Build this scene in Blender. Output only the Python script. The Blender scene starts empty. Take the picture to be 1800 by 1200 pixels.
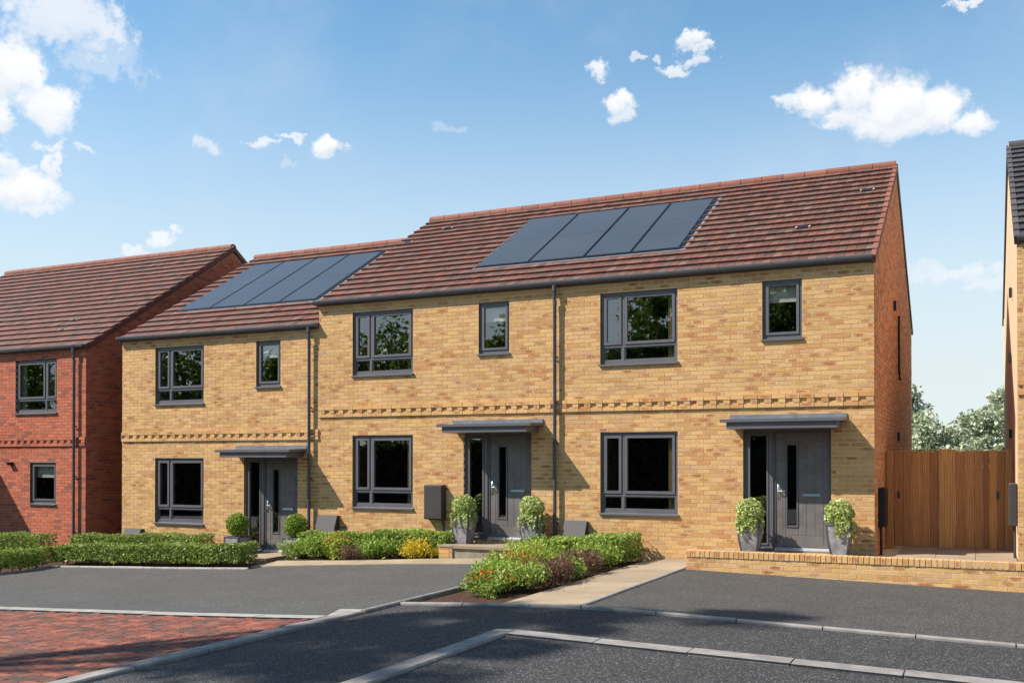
import bpy, math, random
import numpy as np
from mathutils import Vector

random.seed(7)
RNG = np.random.default_rng(11)
scene = bpy.context.scene
COL = scene.collection

# ------------------------------------------------------------------ camera
cam_d = bpy.data.cameras.new("camera")
cam = bpy.data.objects.new("camera", cam_d)
COL.objects.link(cam)
CAM = np.array([1.57, -17.0903, 1.6247])
YAW, PITCH, F_PX, CY = 0.4431, 0.0084, 1737.1, 793.91
cam.location = CAM
cam.rotation_euler = (math.pi / 2 + PITCH, 0, YAW)
cam_d.sensor_width = 36.0
cam_d.lens = F_PX / 1800.0 * 36.0
cam_d.shift_y = (CY - 600.0) / 1800.0
cam_d.clip_start = 0.05
cam_d.clip_end = 2000.0
scene.camera = cam

# ------------------------------------------------------------------ sun, sky, exposure
SUN_TO = Vector((-1.43, -1.0, 1.82)).normalized()
sun_d = bpy.data.lights.new("sun", "SUN")
sun_d.energy = 5.0
sun_d.angle = math.radians(0.5)
sun_d.color = (1.0, 0.95, 0.88)
sun = bpy.data.objects.new("sun", sun_d)
sun.rotation_euler = (-SUN_TO).to_track_quat("-Z", "Y").to_euler()
sun.location = (-20, -20, 30)
COL.objects.link(sun)

scene.view_settings.view_transform = "Standard"
scene.view_settings.look = "None"
scene.view_settings.gamma = 1.0
scene.view_settings.use_curve_mapping = False
scene.view_settings.exposure = 0.71

world = bpy.data.worlds.new("World")
scene.world = world
world.use_nodes = True


def s2l(r, g, b):
    def f(c):
        c = c / 255.0
        return c / 12.92 if c <= 0.04045 else ((c + 0.055) / 1.055) ** 2.4
    return (f(r), f(g), f(b), 1.0)


class NT:
    """small helper to write node trees"""

    def __init__(self, tree):
        self.t = tree

    def n(self, typ, **kw):
        nd = self.t.nodes.new(typ)
        for k, v in kw.items():
            setattr(nd, k, v)
        return nd

    def l(self, a, b):
        self.t.links.new(a, b)

    def math(self, op, a, b=None, c=None, clamp=False):
        nd = self.n("ShaderNodeMath", operation=op)
        nd.use_clamp = clamp
        for i, v in enumerate((a, b, c)):
            if v is None:
                continue
            if isinstance(v, (int, float)):
                nd.inputs[i].default_value = v
            else:
                self.l(v, nd.inputs[i])
        return nd.outputs[0]

    def dot(self, vec, const):
        nd = self.n("ShaderNodeVectorMath", operation="DOT_PRODUCT")
        self.l(vec, nd.inputs[0])
        nd.inputs[1].default_value = const
        return nd.outputs["Value"]

    def mix(self, fac, a, b, typ="MIX"):
        nd = self.n("ShaderNodeMix", data_type="RGBA", blend_type=typ)
        for sock, v in ((nd.inputs[0], fac), (nd.inputs[6], a), (nd.inputs[7], b)):
            if isinstance(v, (int, float)):
                sock.default_value = v
            elif isinstance(v, tuple):
                sock.default_value = v
            else:
                self.l(v, sock)
        return nd.outputs[2]

    def ramp(self, fac, stops, interp="LINEAR"):
        nd = self.n("ShaderNodeValToRGB")
        cr = nd.color_ramp
        cr.interpolation = interp
        while len(cr.elements) < len(stops):
            cr.elements.new(0.5)
        for e, (p, c) in zip(cr.elements, stops):
            e.position = p
            e.color = c
        self.l(fac, nd.inputs[0])
        return nd.outputs[0]

    def noise(self, scale, detail=3.0, rough=0.55, vec=None, dim="3D"):
        nd = self.n("ShaderNodeTexNoise", noise_dimensions=dim)
        nd.inputs["Scale"].default_value = scale
        nd.inputs["Detail"].default_value = detail
        nd.inputs["Roughness"].default_value = rough
        if vec is not None:
            self.l(vec, nd.inputs["Vector"])
        return nd.outputs["Fac"]

    def maprange(self, v, a, b, c=0.0, d=1.0, smooth=True):
        nd = self.n("ShaderNodeMapRange")
        nd.interpolation_type = "SMOOTHSTEP" if smooth else "LINEAR"
        self.l(v, nd.inputs[0])
        for i, x in enumerate((a, b, c, d)):
            if isinstance(x, (int, float)):
                nd.inputs[i + 1].default_value = x
            else:
                self.l(x, nd.inputs[i + 1])
        return nd.outputs[0]


SKY_STRENGTH = 0.095


def build_world():
    t = world.node_tree
    t.nodes.clear()
    k = NT(t)
    out = k.n("ShaderNodeOutputWorld")
    bg = k.n("ShaderNodeBackground")
    bg.inputs[1].default_value = SKY_STRENGTH
    sky = k.n("ShaderNodeTexSky", sky_type="NISHITA")
    sky.sun_disc = False
    sky.sun_elevation = math.asin(SUN_TO.z)
    sky.sun_rotation = math.atan2(SUN_TO.x, SUN_TO.y)
    sky.air_density = 1.0
    sky.dust_density = 0.3
    sky.ozone_density = 1.0
    tc = k.n("ShaderNodeTexCoord")
    d = tc.outputs["Generated"]
    sep = k.n("ShaderNodeSeparateXYZ")
    k.l(d, sep.inputs[0])
    hs = k.n("ShaderNodeHueSaturation")
    hs.inputs["Saturation"].default_value = 1.0
    hs.inputs["Value"].default_value = 1.0
    k.l(k.mix(1.0, sky.outputs[0], (0.92, 1.22, 1.24, 1.0), "MULTIPLY"), hs.inputs["Color"])
    # clouds: direction, half width, half height, softness, density
    clouds = [
        ((-0.1031, 0.9371, 0.3336), 0.0267, 0.0237, 0.34, 1.00),
        ((-0.1365, 0.9345, 0.3287), 0.0240, 0.0156, 0.34, 1.00),
        ((-0.0676, 0.9449, 0.3203), 0.0316, 0.0255, 0.34, 1.00),
        ((-0.0350, 0.9498, 0.3108), 0.0262, 0.0212, 0.34, 1.00),
        ((-0.0077, 0.9548, 0.2972), 0.0220, 0.0110, 0.40, 0.95),
        ((-0.0609, 0.9499, 0.3066), 0.0562, 0.0174, 0.30, 1.00),
        ((-0.1549, 0.9320, 0.3276), 0.0178, 0.0094, 0.50, 0.80),
        ((-0.1137, 0.9427, 0.3137), 0.0312, 0.0125, 0.40, 0.90),
        ((-0.2415, 0.8906, 0.3853), 0.0168, 0.0094, 0.50, 0.95),
        ((-0.2323, 0.8960, 0.3784), 0.0126, 0.0053, 0.60, 0.80),
        ((-0.2380, 0.8974, 0.3714), 0.0148, 0.0053, 0.70, 0.70),
        ((-0.2578, 0.8949, 0.3644), 0.0170, 0.0058, 0.60, 0.75),
        ((-0.2910, 0.8796, 0.3763), 0.0080, 0.0042, 0.80, 0.60),
        ((-0.2745, 0.8849, 0.3764), 0.0053, 0.0048, 0.80, 0.55),
        ((-0.3236, 0.8730, 0.3650), 0.0123, 0.0086, 0.55, 0.85),
        ((-0.3072, 0.8891, 0.3393), 0.0216, 0.0097, 0.50, 0.95),
        ((-0.3053, 0.8934, 0.3295), 0.0130, 0.0070, 0.60, 0.70),
        ((-0.0027, 0.9211, 0.3893), 0.0217, 0.0029, 0.60, 0.80),
        ((-0.7112, 0.5927, 0.3780), 0.0631, 0.0301, 0.70, 0.72),
        ((-0.6966, 0.6186, 0.3634), 0.0396, 0.0347, 0.90, 0.34),
        ((-0.7432, 0.5793, 0.3348), 0.0253, 0.0321, 0.50, 0.98),
        ((-0.7352, 0.6041, 0.3075), 0.0249, 0.0219, 0.55, 0.95),
        ((-0.7586, 0.5804, 0.2960), 0.0137, 0.0167, 0.60, 0.90),
        ((-0.7627, 0.6006, 0.2401), 0.0311, 0.0211, 0.50, 0.98),
        ((-0.7683, 0.5852, 0.2592), 0.0129, 0.0129, 0.60, 0.80),
        ((-0.7417, 0.6174, 0.2621), 0.0076, 0.0192, 0.80, 0.80),
        ((-0.7433, 0.6093, 0.2761), 0.0130, 0.0050, 0.90, 0.70),
        ((-0.7256, 0.6304, 0.2757), 0.0132, 0.0041, 0.90, 0.55),
        ((-0.7603, 0.6104, 0.2220), 0.0152, 0.0071, 0.80, 0.70),
        ((-0.6455, 0.7055, 0.2926), 0.0106, 0.0084, 0.90, 0.50),
        ((-0.6046, 0.7380, 0.2996), 0.0214, 0.0043, 0.70, 0.70),
        ((-0.5840, 0.7522, 0.3052), 0.0150, 0.0043, 0.70, 0.75),
        ((-0.5604, 0.7737, 0.2957), 0.0163, 0.0092, 0.50, 0.95),
        ((-0.5921, 0.7559, 0.2792), 0.0097, 0.0043, 1.10, 0.25),
        ((-0.6926, 0.6911, 0.2064), 0.0138, 0.0074, 0.70, 0.75),
        ((-0.6800, 0.7012, 0.2142), 0.0075, 0.0059, 0.70, 0.70),
        ((-0.7098, 0.6767, 0.1956), 0.0106, 0.0037, 0.80, 0.60),
        ((-0.0155, 0.9852, 0.1709), 0.0362, 0.0114, 0.80, 0.50),
        ((-0.0392, 0.9835, 0.1767), 0.0261, 0.0094, 0.90, 0.30),
        ((0.0078, 0.9874, 0.1581), 0.0307, 0.0072, 0.80, 0.40),
        ((-0.4598, 0.8289, 0.3186), 0.0164, 0.0033, 1.20, 0.20),
    ]
    fbm = k.noise(30.0, 7.0, 0.62, d)
    fb2 = k.noise(95.0, 5.0, 0.6, d)
    wob = k.math("ADD", k.math("MULTIPLY", k.math("SUBTRACT", fbm, 0.5), 3.0), k.math("MULTIPLY", k.math("SUBTRACT", fb2, 0.5), 1.7))
    total, shade = None, None
    nz = k.n("ShaderNodeTexNoise")
    nz.inputs["Scale"].default_value = 34.0
    nz.inputs["Detail"].default_value = 6.0
    nz.inputs["Roughness"].default_value = 0.66
    k.l(d, nz.inputs["Vector"])
    off = k.n("ShaderNodeVectorMath", operation="SUBTRACT")
    k.l(nz.outputs["Color"], off.inputs[0])
    off.inputs[1].default_value = (0.5, 0.5, 0.5)
    sc_ = k.n("ShaderNodeVectorMath", operation="MULTIPLY_ADD")
    k.l(off.outputs[0], sc_.inputs[0])
    sc_.inputs[1].default_value = (0.05, 0.05, 0.036)
    k.l(d, sc_.inputs[2])
    dw = sc_.outputs[0]
    for c, w, h, soft, dens in clouds:
        c = Vector(c).normalized()
        rt = c.cross(Vector((0, 0, 1))).normalized()
        up = rt.cross(c).normalized()
        dc = k.math("MAXIMUM", k.dot(d, c), 0.05)
        a = k.math("DIVIDE", k.math("DIVIDE", k.dot(dw, rt), dc), w)
        b = k.math("DIVIDE", k.math("DIVIDE", k.dot(dw, up), dc), h)
        r = k.math("SQRT", k.math("ADD", k.math("MULTIPLY", a, a), k.math("MULTIPLY", b, b)))
        v = k.math("ADD", k.math("SUBTRACT", 1.05, r), k.math("MULTIPLY", wob, soft))
        m = k.math("MULTIPLY", k.maprange(v, -0.1, 0.55), dens)
        total = m if total is None else k.math("MAXIMUM", total, m)
        # the underside of each cloud is greyer
        sh = k.math("MULTIPLY", k.maprange(k.math("ADD", b, k.math("MULTIPLY", wob, 0.5)), 0.25, -0.95), m)
        shade = sh if shade is None else k.math("MAXIMUM", shade, sh)
    # high thin haze veil toward the horizon
    white = k.mix(k.math("MULTIPLY", shade, 0.8), (6.5, 6.55, 6.6, 1.0), (4.4, 5.0, 5.8, 1.0))
    low = k.maprange(sep.outputs["Z"], 0.43, 0.05)
    veil = k.maprange(k.noise(5.0, 6.0, 0.6, d), 0.45, 0.85, 0.0, 0.28)
    hazy = k.mix(k.math("MULTIPLY", low, 0.88), hs.outputs[0], (5.0, 5.35, 5.5, 1.0))
    hazy = k.mix(veil, hazy, (5.0, 5.3, 5.5, 1.0))
    col = k.mix(total, hazy, white)
    k.l(col, bg.inputs[0])
    k.l(bg.outputs[0], out.inputs[0])


build_world()


# ------------------------------------------------------------------ naming and grouping helpers
def tag(o, label=None, cat=None, group=None, kind=None):
    if label:
        o["label"] = label
    if cat:
        o["category"] = cat
    if group:
        o["group"] = group
    if kind:
        o["kind"] = kind
    return o


def empty(name, loc=(0, 0, 0), parent=None, rz=0.0):
    o = bpy.data.objects.new(name, None)
    o.empty_display_size = 0.2
    o.location = loc
    o.rotation_euler = (0, 0, rz)
    COL.objects.link(o)
    if parent:
        o.parent = parent
    return o


def link(name, me, parent=None, mat=None, loc=None, rot=None, scale=None):
    o = bpy.data.objects.new(name, me)
    COL.objects.link(o)
    if parent is not None:
        o.parent = parent
    if mat is not None and len(me.materials) == 0:
        me.materials.append(mat)
    if loc is not None:
        o.location = loc
    if rot is not None:
        o.rotation_euler = rot
    if scale is not None:
        o.scale = scale
    return o


class MB:
    """collects faces into one mesh"""

    def __init__(self):
        self.v, self.f = [], []

    def add(self, vs, fs):
        b = len(self.v)
        self.v.extend([tuple(p) for p in vs])
        self.f.extend([tuple(b + i for i in q) for q in fs])
        return self

    def box(self, x0, x1, y0, y1, z0, z1, skip=""):
        vs = [(x0, y0, z0), (x1, y0, z0), (x1, y1, z0), (x0, y1, z0), (x0, y0, z1), (x1, y0, z1), (x1, y1, z1), (x0, y1, z1)]
        fs = {"b": (0, 3, 2, 1), "t": (4, 5, 6, 7), "f": (0, 1, 5, 4), "r": (1, 2, 6, 5), "k": (2, 3, 7, 6), "l": (3, 0, 4, 7)}
        return self.add(vs, [q for n, q in fs.items() if n not in skip])

    def cbox(self, x0, x1, y0, y1, z0, z1, c=0.006):
        """box with its four edges along y and front edges chamfered"""
        ring = [(x0 + c, z0), (x1 - c, z0), (x1, z0 + c), (x1, z1 - c), (x1 - c, z1), (x0 + c, z1), (x0, z1 - c), (x0, z0 + c)]
        ins = [(x0 + 2 * c, z0 + c), (x1 - 2 * c, z0 + c), (x1 - c, z0 + 2 * c), (x1 - c, z1 - 2 * c), (x1 - 2 * c, z1 - c), (x0 + 2 * c, z1 - c), (x0 + c, z1 - 2 * c), (x0 + c, z0 + 2 * c)]
        vs = [(x, y0, z) for x, z in ins] + [(x, y0 + c, z) for x, z in ring] + [(x, y1, z) for x, z in ring]
        fs = [tuple(range(8))] + [tuple(reversed(range(16, 24)))]
        for i in range(8):
            j = (i + 1) % 8
            fs.append((i, 8 + i, 8 + j, j))
            fs.append((8 + i, 16 + i, 16 + j, 8 + j))
        return self.add(vs, fs)

    def prism(self, poly, axis, a, b):
        """poly in the other two coords, extruded along axis from a to b"""
        n = len(poly)
        def P(p, t):
            q = list(p)
            q.insert(axis, t)
            return q
        vs = [P(p, a) for p in poly] + [P(p, b) for p in poly]
        fs = [tuple(range(n)), tuple(reversed(range(n, 2 * n)))]
        for i in range(n):
            j = (i + 1) % n
            fs.append((i, n + i, n + j, j))
        return self.add(vs, fs)

    def tube(self, pts, radii, n=10, cap=True):
        pts = [Vector(p) for p in pts]
        if isinstance(radii, (int, float)):
            radii = [radii] * len(pts)
        rings = []
        ref = Vector((0, 0, 1))
        for i, p in enumerate(pts):
            d = (pts[min(i + 1, len(pts) - 1)] - pts[max(i - 1, 0)]).normalized()
            if abs(d.dot(ref)) > 0.95:
                u = d.cross(Vector((1, 0, 0))).normalized()
            else:
                u = d.cross(ref).normalized()
            w = d.cross(u).normalized()
            rings.append([p + (u * math.cos(2 * math.pi * j / n) + w * math.sin(2 * math.pi * j / n)) * radii[i] for j in range(n)])
        vs = [q for r in rings for q in r]
        fs = []
        for i in range(len(pts) - 1):
            for j in range(n):
                k = (j + 1) % n
                fs.append((i * n + j, (i + 1) * n + j, (i + 1) * n + k, i * n + k))
        if cap:
            fs.append(tuple(range(n)))
            fs.append(tuple(reversed(range((len(pts) - 1) * n, len(pts) * n))))
        return self.add(vs, fs)

    def mesh(self, name, smooth=False):
        me = bpy.data.meshes.new(name)
        me.from_pydata(self.v, [], self.f)
        me.validate()
        import bmesh
        bm = bmesh.new()
        bm.from_mesh(me)
        bmesh.ops.recalc_face_normals(bm, faces=bm.faces)
        bm.to_mesh(me)
        bm.free()
        if smooth:
            me.polygons.foreach_set("use_smooth", [True] * len(me.polygons))
            try:
                me.set_sharp_from_angle(angle=math.radians(40))
            except Exception:
                pass
        me.update()
        return me

    def build(self, name, mat, parent=None, smooth=False, **kw):
        return link(name, self.mesh(name, smooth), parent, mat, **kw)


def quads_mesh(name, verts, nquads, uv=None, rnd=None, per=4):
    """verts (n,3) with 4 per quad, faces given as consecutive quads"""
    me = bpy.data.meshes.new(name)
    nv = len(verts)
    me.vertices.add(nv)
    me.vertices.foreach_set("co", np.asarray(verts, np.float32).ravel())
    me.loops.add(nquads * 4)
    me.loops.foreach_set("vertex_index", np.arange(nquads * 4, dtype=np.int32))
    me.polygons.add(nquads)
    me.polygons.foreach_set("loop_start", np.arange(0, nquads * 4, 4, dtype=np.int32))
    me.polygons.foreach_set("loop_total", np.full(nquads, 4, np.int32))
    if uv is not None:
        layer = me.uv_layers.new(name="UVMap")
        layer.data.foreach_set("uv", np.asarray(uv, np.float32).ravel())
    if rnd is not None:
        at = me.attributes.new("rnd", "FLOAT", "POINT")
        at.data.foreach_set("value", np.asarray(rnd, np.float32))
    me.update(calc_edges=True)
    return me


def brick_quads(boxes, face="f"):
    """(n,6) boxes x0,x1,y0,y1,z0,z1 -> quads of five faces; the shown face carries 0..1 uv"""
    b = np.asarray(boxes, float)
    x0, x1, y0, y1, z0, z1 = b.T
    c = lambda x, y, z: np.stack([x, y, z], 1)
    F = {
        "f": (c(x0, y0, z0), c(x1, y0, z0), c(x1, y0, z1), c(x0, y0, z1)),
        "k": (c(x1, y1, z0), c(x0, y1, z0), c(x0, y1, z1), c(x1, y1, z1)),
        "r": (c(x1, y0, z0), c(x1, y1, z0), c(x1, y1, z1), c(x1, y0, z1)),
        "l": (c(x0, y1, z0), c(x0, y0, z0), c(x0, y0, z1), c(x0, y1, z1)),
        "t": (c(x0, y0, z1), c(x1, y0, z1), c(x1, y1, z1), c(x0, y1, z1)),
        "b": (c(x0, y1, z0), c(x1, y1, z0), c(x1, y0, z0), c(x0, y0, z0)),
    }
    back = {"f": "k", "k": "f", "r": "l", "l": "r", "t": "b", "b": "t"}[face]
    vs, uv = [], []
    n = len(b)
    full = np.tile(np.array([[0, 0], [1, 0], [1, 1], [0, 1]], float), (n, 1)).reshape(n, 4, 2)
    for k, q in F.items():
        if k == back:
            continue
        vs.append(np.stack(q, 1))
        uv.append(full if k == face else np.full((n, 4, 2), 0.02))
    V = np.stack(vs, 1).reshape(-1, 3)
    U = np.stack(uv, 1).reshape(-1, 2)
    return V, U, 5 * n


def bricks_mesh(name, boxes, rnd=None, face="f"):
    V, U, nq = brick_quads(boxes, face)
    r = None
    if rnd is not None:
        r = np.repeat(np.asarray(rnd, float), 20)
    return quads_mesh(name, V, nq, U, r)


# ------------------------------------------------------------------ materials
def new_mat(name):
    m = bpy.data.materials.new(name)
    m.use_nodes = True
    k = NT(m.node_tree)
    b = m.node_tree.nodes["Principled BSDF"]
    return m, k, b


def rnd_of(k):
    at = k.n("ShaderNodeAttribute", attribute_name="rnd")
    oi = k.n("ShaderNodeObjectInfo")
    return k.math("FRACT", k.math("ADD", at.outputs["Fac"], oi.outputs["Random"]))


def bump(k, b, h, strength=0.3, dist=0.01):
    bp = k.n("ShaderNodeBump")
    bp.inputs["Strength"].default_value = strength
    bp.inputs["Distance"].default_value = dist
    k.l(h, bp.inputs["Height"])
    k.l(bp.outputs[0], b.inputs["Normal"])


def wpos(k):
    return k.n("ShaderNodeNewGeometry").outputs["Position"]


def brick_mat(name, stops, stain, stain_at=0.62, grit=0.22):
    m, k, b = new_mat(name)
    r = rnd_of(k)
    p = wpos(k)
    base = k.ramp(r, stops)
    uv = k.n("ShaderNodeUVMap", uv_map="UVMap").outputs[0]
    sp = k.n("ShaderNodeSeparateXYZ")
    k.l(uv, sp.inputs[0])
    u = k.math("SUBTRACT", k.math("MULTIPLY", sp.outputs[0], 2.0), 1.0)
    v = k.math("SUBTRACT", k.math("MULTIPLY", sp.outputs[1], 2.0), 1.0)
    n1 = k.noise(26.0, 4.0, 0.65, p)
    n2 = k.noise(160.0, 3.0, 0.6, p)
    sm = k.math("SUBTRACT", 1.0, k.math("ADD", k.math("MULTIPLY", u, u), k.math("MULTIPLY", v, v)))
    sm = k.maprange(k.math("ADD", sm, k.math("MULTIPLY", k.math("SUBTRACT", n1, 0.5), 1.9)), 0.05, 0.75)
    r2 = k.math("FRACT", k.math("MULTIPLY", r, 17.31))
    on = k.maprange(r2, stain_at, 1.0, 0.08, 0.95, smooth=False)
    on = k.math("MULTIPLY", on, k.maprange(r2, stain_at - 0.1, stain_at, 0.15, 1.0))
    col = k.mix(k.math("MULTIPLY", sm, on), base, stain)
    # kiln variation and grit
    col = k.mix(k.maprange(n1, 0.3, 0.75, 0.0, grit), col, (0.10, 0.06, 0.035, 1), "MIX")
    col = k.mix(k.maprange(n2, 0.35, 0.75, 0.0, 0.22), col, (0.75, 0.6, 0.42, 1))
    wth = k.noise(0.8, 3.0, 0.5, p)
    col = k.mix(k.maprange(wth, 0.3, 0.8, 0.0, 0.16), col, (0.32, 0.24, 0.15, 1), "MULTIPLY")
    k.l(col, b.inputs["Base Color"])
    b.inputs["Roughness"].default_value = 0.88
    b.inputs["Specular IOR Level"].default_value = 0.25
    bump(k, b, k.math("ADD", n2, n1), 0.35, 0.004)
    return m


M = {}
M["buff"] = brick_mat(
    "buff brick",
    [(0.0, s2l(202, 155, 92)), (0.22, s2l(212, 167, 106)), (0.4, s2l(206, 161, 106)), (0.55, s2l(194, 148, 82)), (0.7, s2l(210, 163, 112)), (0.82, s2l(190, 148, 102)), (0.92, s2l(194, 140, 84)), (1.0, s2l(188, 128, 76))],
    s2l(154, 84, 36), 0.66)
M["buff_bounce"] = brick_mat(  # buff brick copied for the shaded gable, bounced light put into its colour
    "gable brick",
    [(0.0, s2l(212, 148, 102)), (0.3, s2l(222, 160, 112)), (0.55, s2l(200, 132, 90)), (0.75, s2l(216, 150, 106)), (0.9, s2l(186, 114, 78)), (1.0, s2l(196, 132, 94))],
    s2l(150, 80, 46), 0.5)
M["red_bounce"] = brick_mat(  # red brick recoloured for its shaded gable: missing bounce light painted in
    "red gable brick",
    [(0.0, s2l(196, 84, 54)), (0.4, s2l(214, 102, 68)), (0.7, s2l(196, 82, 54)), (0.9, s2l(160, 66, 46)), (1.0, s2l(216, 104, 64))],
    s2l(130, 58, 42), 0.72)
M["redbrick"] = brick_mat(
    "red brick",
    [(0.0, s2l(182, 84, 56)), (0.3, s2l(194, 98, 68)), (0.5, s2l(172, 76, 50)), (0.7, s2l(190, 104, 76)), (0.85, s2l(152, 68, 46)), (0.93, s2l(122, 68, 54)), (1.0, s2l(202, 98, 56))],
    s2l(124, 60, 48), 0.72)


def plain(name, col, rough=0.6, var=0.12, scale=8.0, spec=0.4, metal=0.0, bumpy=0.0, bscale=200.0):
    m, k, b = new_mat(name)
    p = wpos(k)
    n = k.noise(scale, 5.0, 0.6, p)
    dark = tuple(c * (1 - var * 2) for c in col[:3]) + (1,)
    lite = tuple(min(1, c * (1 + var)) for c in col[:3]) + (1,)
    k.l(k.mix(k.maprange(n, 0.25, 0.75), dark, lite), b.inputs["Base Color"])
    b.inputs["Roughness"].default_value = rough
    b.inputs["Specular IOR Level"].default_value = spec
    b.inputs["Metallic"].default_value = metal
    if bumpy:
        bump(k, b, k.noise(bscale, 3.0, 0.6, p), bumpy, 0.003)
    return m


M["mortar_buff"] = plain("buff mortar", s2l(224, 206, 168), 0.95, 0.1, 30, 0.1, bumpy=0.5)
M["mortar_red"] = plain("grey brown mortar", s2l(176, 146, 122), 0.95, 0.1, 30, 0.1, bumpy=0.5)
M["render_wall"] = plain("cream wall face", s2l(214, 182, 150), 0.95, 0.06, 10, 0.1, bumpy=0.4)
M["frame"] = plain("anthracite window frame", s2l(92, 89, 92), 0.42, 0.05, 3, 0.5)
M["door"] = plain("anthracite door skin", s2l(106, 100, 97), 0.5, 0.12, 6, 0.45, bumpy=0.15, bscale=60)
M["gutter"] = plain("dark grey gutter plastic", s2l(78, 77, 80), 0.35, 0.06, 4, 0.5)
M["pipe"] = plain("dark grey pipe plastic", s2l(74, 74, 80), 0.4, 0.08, 4, 0.5)
M["meter"] = plain("brown grey meter box plastic", s2l(60, 54, 52), 0.6, 0.08, 5, 0.4)
M["steel"] = plain("brushed steel", s2l(205, 203, 198), 0.28, 0.05, 30, 0.5, metal=1.0)
M["chrome_dull"] = plain("satin letter plate", s2l(150, 150, 138), 0.35, 0.05, 30, 0.5, metal=0.9)
M["sillm"] = plain("aluminium threshold", s2l(196, 198, 202), 0.35, 0.05, 20, 0.5, metal=0.4)
M["lead"] = plain("lead flashing", s2l(112, 114, 120), 0.6, 0.12, 6, 0.4)
M["black"] = plain("black plastic", s2l(26, 26, 28), 0.5, 0.1, 4, 0.4)
M["soffit"] = plain("dark fascia board", s2l(86, 86, 90), 0.5, 0.05, 4, 0.4)
M["room"] = plain("room wall paint", s2l(84, 78, 72), 0.9, 0.05, 2, 0.1)
M["curtain"] = plain("curtain cloth", s2l(205, 186, 150), 0.95, 0.1, 12, 0.1)
M["curtain_dark"] = plain("dark curtain cloth", s2l(96, 74, 58), 0.95, 0.15, 12, 0.1)
M["blind"] = plain("roller blind cloth", s2l(226, 220, 206), 0.95, 0.04, 12, 0.1)
M["soil"] = plain("dark soil and bark", s2l(78, 58, 48), 0.95, 0.3, 25, 0.1, bumpy=0.9, bscale=60)
M["ground"] = plain("rough turf ground", s2l(92, 98, 62), 0.95, 0.3, 5, 0.1, bumpy=0.6, bscale=30)
M["bark"] = plain("tree bark", s2l(92, 76, 62), 0.9, 0.3, 6, 0.1, bumpy=0.8, bscale=20)
M["kerb"] = plain("pale concrete kerb", s2l(138, 132, 126), 0.9, 0.14, 5, 0.2, bumpy=0.4, bscale=120)
M["kerb_white"] = plain("bleached concrete kerb", s2l(150, 146, 139), 0.9, 0.12, 5, 0.2, bumpy=0.4, bscale=120)
M["step"] = plain("weathered step stone", s2l(150, 138, 120), 0.9, 0.14, 7, 0.2, bumpy=0.5, bscale=90)
M["lampglass"] = plain("black wall lamp metal", s2l(30, 30, 32), 0.35, 0.05, 4, 0.5)


def tarmac_mat(name, col, fleck=0.30, grey=0.55):
    m, k, b = new_mat(name)
    p = wpos(k)
    fine = k.n("ShaderNodeTexVoronoi", feature="F1")
    fine.inputs["Scale"].default_value = 105.0
    k.l(p, fine.inputs["Vector"])
    wn = k.n("ShaderNodeSeparateColor")
    k.l(fine.outputs["Color"], wn.inputs[0])
    g = wn.outputs[0]
    n1 = k.noise(260.0, 2.0, 0.6, p)
    n2 = k.noise(1.3, 4.0, 0.6, p)
    n3 = k.noise(9.0, 4.0, 0.6, p)
    c = k.mix(k.maprange(g, 0.1, 0.9), tuple(x * 0.62 for x in col[:3]) + (1,), tuple(x * 1.4 for x in col[:3]) + (1,))
    chip = k.maprange(k.math("ADD", g, k.math("MULTIPLY", n1, 0.2)), 0.97, 1.06)
    c = k.mix(k.math("MULTIPLY", chip, fleck), c, (grey, grey * 0.98, grey * 0.95, 1))
    c = k.mix(k.maprange(n2, 0.3, 0.75, 0.0, 0.35), c, tuple(x * 0.6 for x in col[:3]) + (1,))
    c = k.mix(k.maprange(n3, 0.45, 0.8, 0.0, 0.22), c, tuple(min(1, x * 1.5) for x in col[:3]) + (1,))
    k.l(c, b.inputs["Base Color"])
    b.inputs["Roughness"].default_value = 0.82
    b.inputs["Specular IOR Level"].default_value = 0.3
    bump(k, b, k.math("ADD", fine.outputs["Distance"], k.math("MULTIPLY", n1, 0.5)), 0.5, 0.006)
    return m


M["tarmac"] = tarmac_mat("road asphalt", s2l(56, 54, 53), 0.55, 0.36)
M["tarmac_drive"] = tarmac_mat("drive asphalt", s2l(70, 67, 64), 0.4, 0.36)
M["tarmac_pale"] = tarmac_mat("pale drive asphalt", s2l(76, 74, 71), 0.35, 0.36)


def slab_mat(name, a, b2, rough=0.9):
    m, k, b = new_mat(name)
    p = wpos(k)
    r = rnd_of(k)
    n1 = k.noise(3.0, 5.0, 0.65, p)
    n2 = k.noise(90.0, 3.0, 0.6, p)
    c = k.mix(k.maprange(k.math("ADD", k.math("MULTIPLY", n1, 0.75), k.math("MULTIPLY", r, 0.25)), 0.25, 0.75), a, b2)
    c = k.mix(k.maprange(n2, 0.4, 0.8, 0.0, 0.25), c, tuple(x * 0.6 for x in a[:3]) + (1,))
    k.l(c, b.inputs["Base Color"])
    b.inputs["Roughness"].default_value = rough
    b.inputs["Specular IOR Level"].default_value = 0.2
    bump(k, b, n2, 0.3, 0.003)
    return m


M["slab"] = slab_mat("buff paving slab", s2l(140, 123, 102), s2l(160, 142, 119))


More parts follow.
